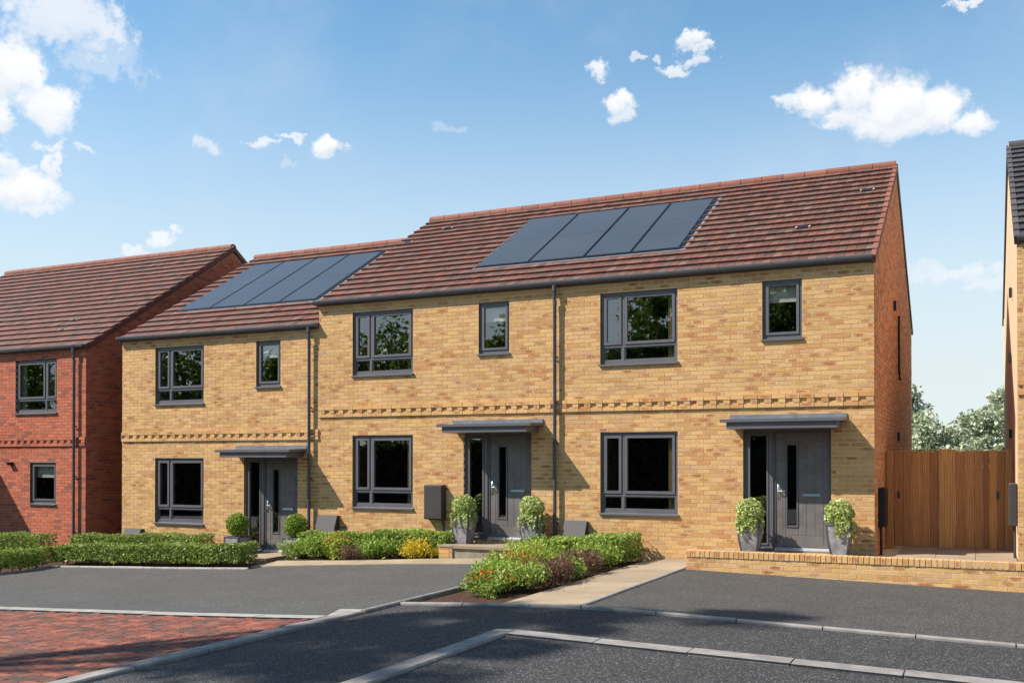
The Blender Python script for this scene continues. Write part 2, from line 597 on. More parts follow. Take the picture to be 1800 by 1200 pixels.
def paver_mat():
    m, k, b = new_mat("red block paver")
    p = wpos(k)
    r = rnd_of(k)
    n1 = k.noise(40.0, 4.0, 0.65, p)
    c = k.ramp(r, [(0, s2l(142, 78, 58)), (0.2, s2l(112, 60, 48)), (0.4, s2l(158, 94, 72)), (0.55, s2l(82, 64, 54)), (0.7, s2l(134, 78, 62)), (0.88, s2l(74, 63, 54)), (1.0, s2l(104, 55, 44))])
    c = k.mix(k.maprange(n1, 0.3, 0.8, 0, 0.5), c, (0.06, 0.045, 0.04, 1))
    k.l(c, b.inputs["Base Color"])
    b.inputs["Roughness"].default_value = 0.85
    b.inputs["Specular IOR Level"].default_value = 0.3
    bump(k, b, n1, 0.4, 0.004)
    return m


M["paver"] = paver_mat()


def tile_mat(name, stops, streak, sheen=0.2):
    m, k, b = new_mat(name)
    p = wpos(k)
    uv = k.n("ShaderNodeUVMap", uv_map="UVMap").outputs[0]
    sp = k.n("ShaderNodeSeparateXYZ")
    k.l(uv, sp.inputs[0])
    half = k.math("FLOOR", k.math("MULTIPLY", sp.outputs[0], 2.0))
    r = k.math("FRACT", k.math("ADD", rnd_of(k), k.math("MULTIPLY", half, 0.17)))
    c = k.ramp(r, stops)
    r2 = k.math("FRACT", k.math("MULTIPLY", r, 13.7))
    # brindle: a darker wash over part of each half tile, darkening up its length where the overlap's shade is painted in
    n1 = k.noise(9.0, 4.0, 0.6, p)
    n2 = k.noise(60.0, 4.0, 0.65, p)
    brindle_shade = k.maprange(k.math("ADD", k.math("MULTIPLY", sp.outputs[1], 0.7), k.math("ADD", k.math("MULTIPLY", n1, 0.9), k.math("MULTIPLY", r2, 0.35))), 0.6, 1.3)
    c = k.mix(k.math("MULTIPLY", brindle_shade, 0.75), c, streak)
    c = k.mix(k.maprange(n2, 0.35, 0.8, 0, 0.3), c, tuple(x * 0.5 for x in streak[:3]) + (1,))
    k.l(c, b.inputs["Base Color"])
    b.inputs["Roughness"].default_value = 0.62
    b.inputs["Specular IOR Level"].default_value = sheen
    bump(k, b, n2, 0.4, 0.003)
    return m


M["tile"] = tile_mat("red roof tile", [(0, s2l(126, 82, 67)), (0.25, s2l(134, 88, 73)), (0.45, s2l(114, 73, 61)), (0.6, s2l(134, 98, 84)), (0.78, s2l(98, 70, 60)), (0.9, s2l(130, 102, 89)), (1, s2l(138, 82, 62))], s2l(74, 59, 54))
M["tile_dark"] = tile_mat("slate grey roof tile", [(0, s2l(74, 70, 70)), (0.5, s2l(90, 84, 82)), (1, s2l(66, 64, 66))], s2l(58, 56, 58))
M["ridge"] = slab_mat("terracotta ridge tile", s2l(122, 76, 62), s2l(142, 93, 76), 0.7)
M["verge_red"] = slab_mat("dark red verge strip", s2l(112, 58, 48), s2l(132, 72, 60), 0.7)
M["ridge_dark"] = slab_mat("grey ridge tile", s2l(72, 69, 69), s2l(88, 84, 83), 0.7)


def panel_glass():
    m, k, b = new_mat("solar panel glass")
    p = wpos(k)
    n = k.noise(0.7, 2.0, 0.5, p)
    c = k.mix(n, s2l(58, 61, 66), s2l(70, 73, 78))
    k.l(c, b.inputs["Base Color"])
    b.inputs["Roughness"].default_value = 0.22
    b.inputs["Specular IOR Level"].default_value = 0.22
    return m


M["panel"] = panel_glass()
M["panel_frame"] = plain("black panel frame", s2l(16, 16, 18), 0.4, 0.05, 4, 0.5)


def pane_mat():
    m = bpy.data.materials.new("window pane glass")
    m.use_nodes = True
    t = m.node_tree
    t.nodes.clear()
    k = NT(t)
    out = k.n("ShaderNodeOutputMaterial")
    tr = k.n("ShaderNodeBsdfTransparent")
    tr.inputs[0].default_value = (0.70, 0.72, 0.71, 1)
    gl = k.n("ShaderNodeBsdfGlossy")
    gl.inputs["Roughness"].default_value = 0.0
    gl.inputs["Color"].default_value = (0.95, 0.97, 1.0, 1)
    fr = k.n("ShaderNodeLayerWeight")
    fr.inputs[0].default_value = 0.5
    f5 = k.math("POWER", fr.outputs["Facing"], 5.0)
    # two panes of a sealed unit reflect about twice as much as one
    fac = k.math("ADD", k.math("MULTIPLY", f5, 0.8), 0.2, clamp=True)
    bp = k.n("ShaderNodeBump")
    bp.inputs["Strength"].default_value = 0.04
    bp.inputs["Distance"].default_value = 0.01
    k.l(k.noise(1.6, 1.0, 0.4, wpos(k)), bp.inputs["Height"])
    k.l(bp.outputs[0], gl.inputs["Normal"])
    mx = k.n("ShaderNodeMixShader")
    k.l(fac, mx.inputs[0])
    k.l(tr.outputs[0], mx.inputs[1])
    k.l(gl.outputs[0], mx.inputs[2])
    k.l(mx.outputs[0], out.inputs[0])
    return m


M["pane"] = pane_mat()


def wood_mat():
    m, k, b = new_mat("stained timber board")
    r = rnd_of(k)
    oi = k.n("ShaderNodeObjectInfo")
    mp = k.n("ShaderNodeMapping")
    mp.inputs["Scale"].default_value = (9.0, 9.0, 0.55)
    p = wpos(k)
    ofs = k.n("ShaderNodeVectorMath", operation="ADD")
    k.l(p, ofs.inputs[0])
    cmb = k.n("ShaderNodeCombineXYZ")
    k.l(k.math("MULTIPLY", r, 37.0), cmb.inputs[2])
    k.l(cmb.outputs[0], ofs.inputs[1])
    k.l(ofs.outputs[0], mp.inputs["Vector"])
    g1 = k.noise(3.0, 5.0, 0.65, mp.outputs[0])
    wv = k.n("ShaderNodeTexWave", wave_type="BANDS", bands_direction="X")
    wv.inputs["Scale"].default_value = 1.3
    wv.inputs["Distortion"].default_value = 9.0
    wv.inputs["Detail"].default_value = 3.0
    k.l(mp.outputs[0], wv.inputs["Vector"])
    c = k.ramp(r, [(0, s2l(190, 136, 78)), (0.2, s2l(232, 174, 104)), (0.4, s2l(150, 100, 54)), (0.6, s2l(216, 156, 90)), (0.8, s2l(170, 114, 60)), (1, s2l(226, 166, 98))])
    c = k.mix(k.math("MULTIPLY", wv.outputs["Fac"], 0.65), c, s2l(122, 78, 40))
    c = k.mix(k.maprange(g1, 0.4, 0.75, 0, 0.45), c, s2l(126, 80, 42))
    k.l(c, b.inputs["Base Color"])
    b.inputs["Roughness"].default_value = 0.6
    bump(k, b, g1, 0.3, 0.003)
    return m


M["wood"] = wood_mat()


def pot_mat():
    m, k, b = new_mat("weathered lead planter")
    p = wpos(k)
    n1 = k.noise(7.0, 5.0, 0.7, p)
    n2 = k.noise(55.0, 4.0, 0.6, p)
    c = k.mix(k.maprange(n1, 0.3, 0.7), s2l(104, 100, 104), s2l(166, 160, 160))
    c = k.mix(k.maprange(n2, 0.4, 0.75, 0, 0.35), c, s2l(84, 82, 88))
    k.l(c, b.inputs["Base Color"])
    b.inputs["Roughness"].default_value = 0.7
    bump(k, b, n2, 0.3, 0.003)
    return m


M["pot"] = pot_mat()
M["pot_rim"] = plain("dark planter edging", s2l(78, 76, 84), 0.5, 0.08, 8, 0.4)


def leaf_mat(name, stops, trans=0.35, gloss=0.25):
    m = bpy.data.materials.new(name)
    m.use_nodes = True
    t = m.node_tree
    k = NT(t)
    b = t.nodes["Principled BSDF"]
    out = t.nodes["Material Output"]
    at = k.n("ShaderNodeAttribute", attribute_name="rnd")
    n = k.noise(1.7, 2.0, 0.5, wpos(k))
    f = k.math("ADD", k.math("MULTIPLY", at.outputs["Fac"], 0.75), k.math("MULTIPLY", k.math("SUBTRACT", n, 0.3), 0.5), clamp=True)
    c = k.ramp(f, stops)
    k.l(c, b.inputs["Base Color"])
    b.inputs["Roughness"].default_value = 0.45
    b.inputs["Specular IOR Level"].default_value = gloss
    tl = k.n("ShaderNodeBsdfTranslucent")
    k.l(k.mix(0.5, c, (0.25, 0.32, 0.04, 1)), tl.inputs[0])
    mx = k.n("ShaderNodeMixShader")
    mx.inputs[0].default_value = trans
    k.l(b.outputs[0], mx.inputs[1])
    k.l(tl.outputs[0], mx.inputs[2])
    k.l(mx.outputs[0], out.inputs[0])
    return m


def lin(*cs):
    n = len(cs)
    return [(i / (n - 1), s2l(*c)) for i, c in enumerate(cs)]


M["leaf_hedge"] = leaf_mat("box hedge leaves", lin((74, 96, 42), (108, 130, 56), (138, 156, 74), (168, 180, 100)))
M["leaf_box"] = leaf_mat("topiary leaves", lin((84, 112, 36), (120, 148, 48), (158, 178, 70)))
M["leaf_pale"] = leaf_mat("pale trailing leaves", lin((124, 144, 66), (166, 180, 96), (204, 210, 140), (222, 224, 172)))
M["leaf_green"] = leaf_mat("shrub leaves", lin((88, 110, 46), (126, 148, 60), (160, 176, 84), (188, 196, 114)))
M["leaf_fresh"] = leaf_mat("fresh green shrub leaves", lin((96, 126, 52), (138, 166, 70), (174, 194, 98)))
M["leaf_lime"] = leaf_mat("lime shrub leaves", lin((126, 142, 52), (168, 176, 72), (202, 200, 96)))
M["leaf_yellow"] = leaf_mat("golden shrub leaves", lin((182, 150, 34), (214, 184, 48), (232, 206, 76)))
M["leaf_orange"] = leaf_mat("orange flower petals", lin((150, 84, 28), (188, 112, 36), (206, 136, 54)))
M["leaf_purple"] = leaf_mat("burgundy shrub leaves", lin((78, 46, 50), (116, 72, 76), (156, 108, 106)))
M["leaf_tree"] = leaf_mat("broad tree leaves", lin((58, 82, 32), (92, 118, 46), (128, 150, 66)))
M["leaf_dark"] = leaf_mat("dark reflection hedge leaves", lin((24, 34, 18), (38, 50, 26), (54, 66, 36)), 0.12)
M["leaf_hazed"] = leaf_mat("hazed distant tree leaves", lin((112, 120, 92), (150, 158, 126), (190, 194, 166), (214, 216, 194)), 0.3, 0.4)  # haze and sunlit leaf edges put into the pale colour

# ------------------------------------------------------------------ ground heights
_KX = [-60, -30, -18, -12.7, -6.8, -4.1, -2.7, 2.1, 8, 30]
_KZ = [-1.6, -1.1, -.75, -.56, -.305, -.165, -.1, -.2, -.3, -.5]


def ss(t):
    t = min(1.0, max(0.0, t))
    return t * t * (3 - 2 * t)


def G(x, y):
    return float(np.interp(x, _KX, _KZ)) + 0.12 * ss((y + 2.6) / 1.6) * ss((-x - 5) / 1.5)


def screen(p):
    """where a world point falls in the 1800 px frame, and its depth"""
    dx, dy, dz = p[0] - CAM[0], p[1] - CAM[1], p[2] - CAM[2]
    c, s = math.cos(YAW), math.sin(YAW)
    d, r = -s * dx + c * dy, c * dx + s * dy
    d2, u2 = d * math.cos(PITCH) + dz * math.sin(PITCH), dz * math.cos(PITCH) - d * math.sin(PITCH)
    if d2 < 0.1:
        return -9999, -9999, 1e9
    return 900 + F_PX * r / d2, CY - F_PX * u2 / d2, d2


def shown(p, m=6):
    u, v, d = screen(p)
    return -m < u < 1800 + m and -m < v < 1200 + m


def sheet(name, poly, off, mat, step=0.6, thick=0.0, parent=None):
    """a paved or planted area draped over the ground; poly is a list of x, y"""
    import bmesh
    bm = bmesh.new()
    vs = [bm.verts.new((x, y, 0)) for x, y in poly]
    bm.faces.new(vs)
    xs = [p[0] for p in poly]
    ys = [p[1] for p in poly]
    x = min(xs) + step
    while x < max(xs):
        bmesh.ops.bisect_plane(bm, geom=bm.verts[:] + bm.edges[:] + bm.faces[:], plane_co=(x, 0, 0), plane_no=(1, 0, 0))
        x += step
    y = min(ys) + step
    while y < max(ys):
        bmesh.ops.bisect_plane(bm, geom=bm.verts[:] + bm.edges[:] + bm.faces[:], plane_co=(0, y, 0), plane_no=(0, 1, 0))
        y += step
    for v in bm.verts:
        v.co.z = G(v.co.x, v.co.y) + off
    if thick:
        r = bmesh.ops.extrude_face_region(bm, geom=bm.faces[:])
        for v in [g for g in r["geom"] if isinstance(g, bmesh.types.BMVert)]:
            v.co.z -= thick
    bmesh.ops.recalc_face_normals(bm, faces=bm.faces)
    if not thick:
        for f in bm.faces:
            if f.normal.z < 0:
                f.normal_flip()
    me = bpy.data.meshes.new(name)
    bm.to_mesh(me)
    bm.free()
    return link(name, me, parent, mat)


# ------------------------------------------------------------------ setting: ground, road, drives, paths
tag(sheet("ground", [(-170, -170), (170, -170), (170, 260), (-170, 260)], -0.10, M["ground"], 5.0), kind="structure")
tag(sheet("road", [(-60, -40), (40, -40), (40, -6.0), (-60, -6.0)], -0.016, M["tarmac"], 1.0), kind="structure")
tag(sheet("left_driveway", [(-16.5, -7.45), (-5.3, -7.45), (-5.3, -5.4), (-5.26, -1.62), (-6.2, -1.5), (-8.0, -1.5), (-10.6, -1.7), (-11.2, -2.1), (-16.5, -2.1)], -0.004, M["tarmac_pale"], 0.7), kind="structure")
tag(sheet("right_driveway", [(-2.67, -6.12), (12, -6.12), (12, -1.7), (-2.67, -1.7)], -0.004, M["tarmac_drive"], 0.7), kind="structure")
tag(sheet("near_parking_bay", [(-2.76, -30), (12, -30), (12, -8.2), (-2.76, -8.2)], -0.006, M["tarmac"], 0.8), kind="structure")
tag(sheet("soil", [(-30, -7.2), (-16.6, -7.2), (-16.6, -2.2), (-11.3, -2.2), (-11.0, -1.2), (-7.5, -0.85), (-7.5, 3.0), (-30, 3.0)], -0.03, M["soil"], 0.7), kind="structure")


def kerb_line(label_name, p0, p1, width, h, mat, length=0.915, gap=0.014, parent=None):
    """kerb stones end to end from p0 to p1; width goes to the left of that direction"""
    root = parent or tag(empty(label_name, (0, 0, 0)), kind="structure")
    a, b = Vector((p0[0], p0[1])), Vector((p1[0], p1[1]))
    d = (b - a)
    L = d.length
    d.normalize()
    nrm = Vector((-d.y, d.x))
    t = 0.0
    while t < L - 0.05:
        e = min(t + length, L)
        s0, s1 = a + d * (t + gap / 2), a + d * (e - gap / 2)
        jit = random.uniform(-0.003, 0.003)
        ch = min(0.014, h * 0.5 + 0.004)
        prof = [(0, -0.12), (0, h - ch), (ch, h), (width - ch, h), (width, h - ch), (width, -0.12)]
        vs = []
        for s in (s0, s1):
            for w, z in prof:
                q = s + nrm * w
                vs.append((q.x, q.y, G(q.x, q.y) + z + jit))
        n = len(prof)
        fs = [tuple(range(n)), tuple(reversed(range(n, 2 * n)))] + [(i, n + i, n + (i + 1) % n, (i + 1) % n) for i in range(n)]
        MB().add(vs, fs).build("kerb_stone", mat, root)
        t = e
    return root


kerb_line("parking_bay_kerb", (-2.68, -8.06), (12, -8.06), -0.22, 0.022, M["kerb"])
kb = kerb_line("parking_bay_side_kerb", (-2.68, -17.0), (-2.68, -8.05), 0.225, 0.022, M["kerb"])
kerb_line("drive_mouth_kerb", (-5.2, -6.2), (-2.7, -6.2), 0.075, 0.018, M["kerb"], parent=kerb_line("drive_mouth_kerb", (-2.7, -6.2), (12, -6.2), 0.075, 0.018, M["kerb"]))
kerb_line("path_edging", (-2.68, -6.12), (-2.68, -1.7), 0.07, 0.016, M["kerb"])
kerb_line("herringbone_kerb", (-5.2, -17.0), (-5.2, -7.0), 0.225, 0.022, M["kerb"])
kerb_line("drive_side_kerb", (-5.2, -7.0), (-5.2, -1.9), 0.075, 0.03, M["kerb"])
kerb_line("herringbone_edge_kerb", (-5.45, -7.62), (-17, -7.62), -0.2, 0.018, M["kerb_white"])
kerb_line("hedge_bed_kerb", (-16.6, -2.12), (-11.15, -2.12), 0.06, 0.03, M["kerb_white"])
kerb_line("hedge_bed_side_kerb", (-16.5, -7.2), (-16.5, -2.12), 0.06, 0.03, M["kerb"])
# the small dropped corner where the two left kerbs meet
dk = sheet("dropped_kerb_corner", [(-5.46, -7.4), (-5.66, -6.85), (-5.28, -6.85), (-5.22, -7.4)], 0.018, M["kerb_white"], 5, 0.12)
tag(dk, kind="structure")


def slab_path(name, cells, off, thick, mat, joint=0.006):
    root = tag(empty(name), kind="structure")
    for quad in cells:
        c = Vector((sum(p[0] for p in quad) / 4, sum(p[1] for p in quad) / 4))
        pts = []
        for p in quad:
            v = Vector(p) - c
            l = v.length
            pts.append(c + v * ((l - joint) / l))
        o = off + random.uniform(-0.002, 0.002)
        vs = [(p.x, p.y, G(p.x, p.y) + o) for p in pts] + [(p.x, p.y, G(p.x, p.y) + o - thick) for p in pts]
        fs = [(0, 1, 2, 3), (0, 1, 5, 4), (1, 2, 6, 5), (2, 3, 7, 6), (3, 0, 4, 7)]
        MB().add(vs, fs).build("paving_slab", mat, root)
    return root


def strip_cells(lo, hi, n):
    """cells between two polylines (same parametrisation)"""
    def at(pl, t):
        seg = [(Vector(pl[i + 1]) - Vector(pl[i])).length for i in range(len(pl) - 1)]
        L = sum(seg) * t
        for i, s in enumerate(seg):
            if L <= s or i == len(seg) - 1:
                return Vector(pl[i]).lerp(Vector(pl[i + 1]), min(1, L / s))
            L -= s
    out = []
    for i in range(n):
        a, b = i / n, (i + 1) / n
        out.append([at(lo, a), at(lo, b), at(hi, b), at(hi, a)])
    return out


cells = []
for i in range(10):
    y0, y1 = -6.1 + i * 0.608, -6.1 + (i + 1) * 0.608
    cells.append([(-3.80, y0), (-2.755, y0), (-2.755, y1), (-3.80, y1)])
slab_path("right_path", cells, 0.004, 0.09, M["slab"], 0.003)
slab_path("left_path", strip_cells([(-11.3, -1.85), (-9.3, -1.68), (-8.0, -1.58), (-6.1, -1.58)], [(-11.1, -1.28), (-9.1, -1.22), (-7.5, -0.92), (-5.9, -0.9)], 8), 0.008, 0.09, M["slab"], 0.003)
slab_path("left_door_path", strip_cells([(-13.5, -1.35), (-11.35, -1.35)], [(-13.5, -0.02), (-11.35, -0.02)], 3), 0.06, 0.14, M["slab"], 0.004)

# terrace behind the low wall
ter = tag(empty("terrace"), kind="structure")
for i in range(8):
    for j in range(7):
        x0, y0 = -2.62 + i * 0.587, -1.5 + j * 0.6
        x1, y1 = x0 + 0.58, y0 + 0.593
        if x0 < -0.1 and y0 > -0.05:
            continue
        if x0 < -0.1:
            y1 = min(y1, -0.004)
        z = 0.082 + random.uniform(-0.002, 0.002)
        MB().box(x0, x1, y0, y1, z - 0.06, z).build("paving_slab", M["slab"], ter)
MB().box(-2.64, 2.075, -1.52, 3.0, -0.5, 0.022).build("bedding_layer", M["mortar_buff"], ter)

# herringbone block paving beyond the left kerb
hb = tag(empty("herringbone_paving"), kind="structure")
sheet("bedding_sand", [(-17, -17), (-5.44, -17), (-5.44, -7.6), (-17, -7.6)], -0.010, M["soil"], 1.0, parent=hb)
u = 0.105
paver_me = bpy.data.meshes.new("paver")
pv = MB()
w2, l2, c0 = u / 2 - 0.0075, u - 0.0075, 0.006
ring = [(-l2, -w2), (l2, -w2), (l2, w2), (-l2, w2)]
ring_in = [(-l2 + c0, -w2 + c0), (l2 - c0, -w2 + c0), (l2 - c0, w2 - c0), (-l2 + c0, w2 - c0)]
vs = [(x, y, 0) for x, y in ring_in] + [(x, y, -c0) for x, y in ring] + [(x, y, -0.03) for x, y in ring]
fs = [(0, 1, 2, 3)] + [(i, 4 + i, 4 + (i + 1) % 4, (i + 1) % 4) for i in range(4)] + [(4 + i, 8 + i, 8 + (i + 1) % 4, 4 + (i + 1) % 4) for i in range(4)]
paver_me = pv.add(vs, fs).mesh("paver")
paver_me.materials.append(M["paver"])
pl = []
ca, sa = 1.0, 0.0
for a in range(-130, 130):
    for b in range(-65, 65):
        for vert in (0, 1):
            gx, gy = a + 2 * b, a - 2 * b
            if vert:
                cx, cy = gx + 0.5, gy + 2.0
            else:
                cx, cy = gx + 1.0, gy + 0.5
            wx, wy = (cx * ca - cy * sa) * u - 9.0, (cx * sa + cy * ca) * u - 10.0
            if wx > -5.45 or wx < -13.5 or wy > -7.64 or wy < -14:
                continue
            su, sv, d = screen((wx, wy, G(wx, wy)))
            if su < -80 or sv > 1280:
                continue
            pl.append((-d if shown((wx, wy, G(wx, wy)), -8) else -99, wx, wy, vert))
pl.sort(reverse=True)
rest = MB()
for i, (d, wx, wy, vert) in enumerate(pl):
    z = G(wx, wy) + 0.008 + random.uniform(-0.0025, 0.0025)
    ang = math.pi / 2 if vert else 0.0
    if i < 300:
        link("paver", paver_me, hb, loc=(wx, wy, z), rot=(random.uniform(-.006, .006), random.uniform(-.006, .006), ang))
    else:
        c_, s_ = math.cos(ang), math.sin(ang)
        rest.add([(wx + x * c_ - y * s_, wy + x * s_ + y * c_, z + zz) for x, y, zz in vs], fs)
rme = rest.mesh("pavers")
nper = len(vs)
at = rme.attributes.new("rnd", "FLOAT", "POINT")
at.data.foreach_set("value", np.repeat(RNG.random(len(rme.vertices) // nper), nper).astype(np.float32))
o = link("pavers_beyond", rme, hb, M["paver"])
o["kind"] = "stuff"

# ------------------------------------------------------------------ house builders
BL, BH, JT = 0.2345, 0.075, 0.010          # brick module along the wall, course height, joint
Z_BAND = 2.5236                            # underside of the dentil band


def subtract(r, h):
    x0, x1, z0, z1 = r
    a0, a1, b0, b1 = h
    if a0 >= x1 or a1 <= x0 or b0 >= z1 or b1 <= z0:
        return [r]
    out = []
    if x0 < a0:
        out.append((x0, a0, z0, z1))
    if x1 > a1:
        out.append((a1, x1, z0, z1))
    m0, m1 = max(x0, a0), min(x1, a1)
    if z0 < b0:
        out.append((m0, m1, z0, b0))
    if z1 > b1:
        out.append((m0, m1, b1, z1))
    return out


def courses(x0, x1, z0, z1, holes, band=True, end=0.0, top=None):
    """brick rectangles (x0,x1,z0,z1,proud) of a stretcher bond wall"""
    out = []
    k0 = int(math.floor((z0 - Z_BAND) / BH))
    k1 = int(math.ceil((z1 - Z_BAND) / BH))
    for k in range(k0, k1):
        za = Z_BAND + k * BH
        zb = za + BH - JT
        if za < z0 - 0.08 or zb > z1 + 0.02:
            continue
        proud = 0.0
        if band and k in (0, 1, 2):
            proud = 0.032
        if band and k == 1:
            x = x1
            i = 0
            while x > x0 + 0.02:
                out.append((max(x0, x - BL * 0.52), x - JT, za, zb, proud))
                out.append((max(x0, x - BL), x - BL * 0.52 - JT, za, zb, -0.002))
                x -= BL
            continue
        x = x1 - (BL * 0.5 if k % 2 else 0.0)
        if k % 2:
            out.append((x, x1, za, zb, proud))
        while x > x0 + 0.01:
            xa = max(x0, x - BL)
            out.append((xa, x1 if x == x1 else x - JT, za, zb, proud))
            x -= BL
    res = []
    for xa, xb, za, zb, pr in out:
        rs = [(xa, xb, za, zb)]
        for h in holes:
            rs = [q for r in rs for q in subtract(r, h)]
        for q in rs:
            if q[1] - q[0] > 0.018 and q[3] - q[2] > 0.018:
                res.append(q + (pr,))
    return res


UNIT = {}


def unit_brick(mat, key):
    if key not in UNIT:
        me = bricks_mesh("brick", [(0, 1, 0, 1, 0, 1)], None, "f")
        me.materials.append(mat)
        UNIT[key] = me
    return UNIT[key]


def lay_bricks(rects, wall, mat, key, origin, limit=300, depth=0.045, seen=None):
    """the bricks that show largest become objects, the rest one mesh"""
    score = []
    for i, (xa, xb, za, zb, pr) in enumerate(rects):
        p = (origin[0] + (xa + xb) / 2, origin[1], origin[2] + (za + zb) / 2)
        su, sv, d = screen(p)
        ok = shown(p, -4) and pr > -0.01 and p[2] > G(p[0], p[1] - 0.05) + (0.5 if p[0] < -3.9 else 0.06)
        if seen and not seen(p):
            ok = False
        score.append(((xb - xa) * (zb - za) / d ** 2 if ok else 0.0, i))
    score.sort(reverse=True)
    pick = set(i for s, i in score[:limit] if s > 0)
    um = unit_brick(mat, key)
    rest = []
    for i, (xa, xb, za, zb, pr) in enumerate(rects):
        y = -pr + random.uniform(-0.0012, 0.0012)
        if i in pick:
            link("brick", um, wall, loc=(xa, y, za), scale=(xb - xa, depth, zb - za))
        else:
            rest.append((xa, xb, y, y + depth, za, zb))
    o = link("bricks_beyond", bricks_mesh("bricks", rest, RNG.random(len(rest)), "f"), wall, mat)
    o["kind"] = "stuff"


def wall_skin(x0, x1, z0, z1, holes, y=0.0052, depth=0.14):
    """mortar face with openings and their reveals"""
    mb = MB()
    xs = sorted(set([x0, x1] + [h[0] for h in holes] + [h[1] for h in holes]))
    zs = sorted(set([z0, z1] + [h[2] for h in holes] + [h[3] for h in holes]))
    for i in range(len(xs) - 1):
        for j in range(len(zs) - 1):
            cx, cz = (xs[i] + xs[i + 1]) / 2, (zs[j] + zs[j + 1]) / 2
            if any(h[0] < cx < h[1] and h[2] < cz < h[3] for h in holes):
                continue
            for yy in (y, y + depth):
                mb.add([(xs[i], yy, zs[j]), (xs[i + 1], yy, zs[j]), (xs[i + 1], yy, zs[j + 1]), (xs[i], yy, zs[j + 1])], [(0, 1, 2, 3)])
    for a0, a1, b0, b1 in holes:
        q = [(a0, b0), (a1, b0), (a1, b1), (a0, b1)]
        for i in range(4):
            p, r = q[i], q[(i + 1) % 4]
            mb.add([(p[0], y, p[1]), (r[0], y, r[1]), (r[0], y + depth, r[1]), (p[0], y + depth, p[1])], [(0, 1, 2, 3)])
    return mb


def frame_ring(mb, x0, x1, z0, z1, w, y0, y1):
    """four mitre-less bars of a rectangular frame, butted"""
    mb.box(x0, x0 + w, y0, y1, z0, z1)
    mb.box(x1 - w, x1, y0, y1, z0, z1)
    mb.box(x0 + w, x1 - w, y0, y1, z1 - w, z1)
    mb.box(x0 + w, x1 - w, y0, y1, z0, z0 + w)


def pane(house_part, x0, x1, z0, z1, y):
    MB().add([(x0, y, z0), (x1, y, z0), (x1, y, z1), (x0, y, z1)], [(0, 1, 2, 3)]).build("pane", M["pane"], house_part)


def pleated(parent, x0, x1, z0, z1, y, mat, name="curtain", n=9):
    vs, fs = [], []
    m = n * 2
    for i in range(m + 1):
        x = x0 + (x1 - x0) * i / m
        yy = y + 0.03 * (1 if i % 2 else -1) * (0.7 + 0.3 * random.random())
        vs += [(x, yy, z0), (x, yy, z1)]
    for i in range(m):
        fs.append((2 * i, 2 * i + 2, 2 * i + 3, 2 * i + 1))
    mb = MB().add(vs, fs)
    return mb.build(name, mat, parent, smooth=True)


def big_window(house, x0, x1, zb, zt, mirror=False, curtains=True):
    """fixed frame, two opening sashes over two small lights, a pressed metal sill"""
    w = empty("window", (x0, 0, zb), house)
    W, H = x1 - x0, zt - zb
    X = (lambda a, b: (a, b)) if not mirror else (lambda a, b: (W - b, W - a))
    y0, y1 = 0.052, 0.12
    sill_h = 0.05
    fr = MB()
    frame_ring(fr, 0, W, sill_h, H, 0.055, y0, y1)
    tz = 0.345                      # transom underside
    a, b = X(0.055, W - 0.055)
    fr.box(a, b, y0, y1, tz, tz + 0.045)
    mx = 0.425 / 1.4577 * W         # mullion centre
    a, b = X(mx - 0.022, mx + 0.022)
    fr.box(a, b, y0, y1, sill_h + 0.055, tz)
    fr.box(a, b, y0, y1, tz + 0.045, H - 0.055)
    fr.build("frame", M["frame"], w)
    top0, top1 = tz + 0.05, H - 0.06
    for s0, s1 in ((0.062, mx - 0.03), (mx + 0.03, W - 0.062)):
        a, b = X(s0, s1)
        mb = MB()
        frame_ring(mb, a, b, top0, top1, 0.05, y0 - 0.016, y1 - 0.01)
        mb.build("sash", M["frame"], w)
        pane(w, a + 0.05, b - 0.05, top0 + 0.05, top1 - 0.05, y0 + 0.02)
    for s0, s1 in ((0.055, mx - 0.022), (mx + 0.022, W - 0.055)):
        a, b = X(s0, s1)
        mb = MB()
        frame_ring(mb, a, b, sill_h + 0.055, tz, 0.02, y0 + 0.012, y1 - 0.01)
        mb.build("glazing_bead", M["frame"], w)
        pane(w, a + 0.02, b - 0.02, sill_h + 0.075, tz - 0.02, y0 + 0.03)
    s = MB()
    s.prism([(-0.04, 0.0), (0.12, 0.0), (0.12, sill_h - 0.002), (0.05, sill_h - 0.002), (-0.04, 0.03)], 0, -0.015, W + 0.02)
    s.build("sill", M["frame"], w)
    if curtains:
        a, b = X(0.07, 0.36)
        pleated(w, a, b, 0.05, H - 0.05, 0.20, M["curtain_dark"])
        a, b = X(W - 0.21, W - 0.05)
        pleated(w, a, b, 0.05, H - 0.05, 0.175, M["curtain"], n=4)
    return w


def small_window(house, x0, x1, zb, zt, blind=True):
    w = empty("window", (x0, 0, zb), house)
    W, H = x1 - x0, zt - zb
    y0, y1 = 0.052, 0.12
    sill_h = 0.05
    fr = MB()
    frame_ring(fr, 0, W, sill_h, H, 0.05, y0, y1)
    fr.build("frame", M["frame"], w)
    mb = MB()
    frame_ring(mb, 0.056, W - 0.056, sill_h + 0.056, H - 0.056, 0.045, y0 - 0.016, y1 - 0.01)
    mb.build("sash", M["frame"], w)
    pane(w, 0.101, W - 0.101, sill_h + 0.101, H - 0.101, y0 + 0.02)
    s = MB()
    s.prism([(-0.04, 0.0), (0.12, 0.0), (0.12, sill_h - 0.002), (0.05, sill_h - 0.002), (-0.04, 0.03)], 0, -0.015, W + 0.02)
    s.build("sill", M["frame"], w)
    if blind:
        MB().box(0.07, W - 0.07, 0.15, 0.156, H * 0.66, H - 0.06).box(0.07, W - 0.07, 0.146, 0.16, H * 0.645, H * 0.66).build("blind", M["blind"], w)
    return w


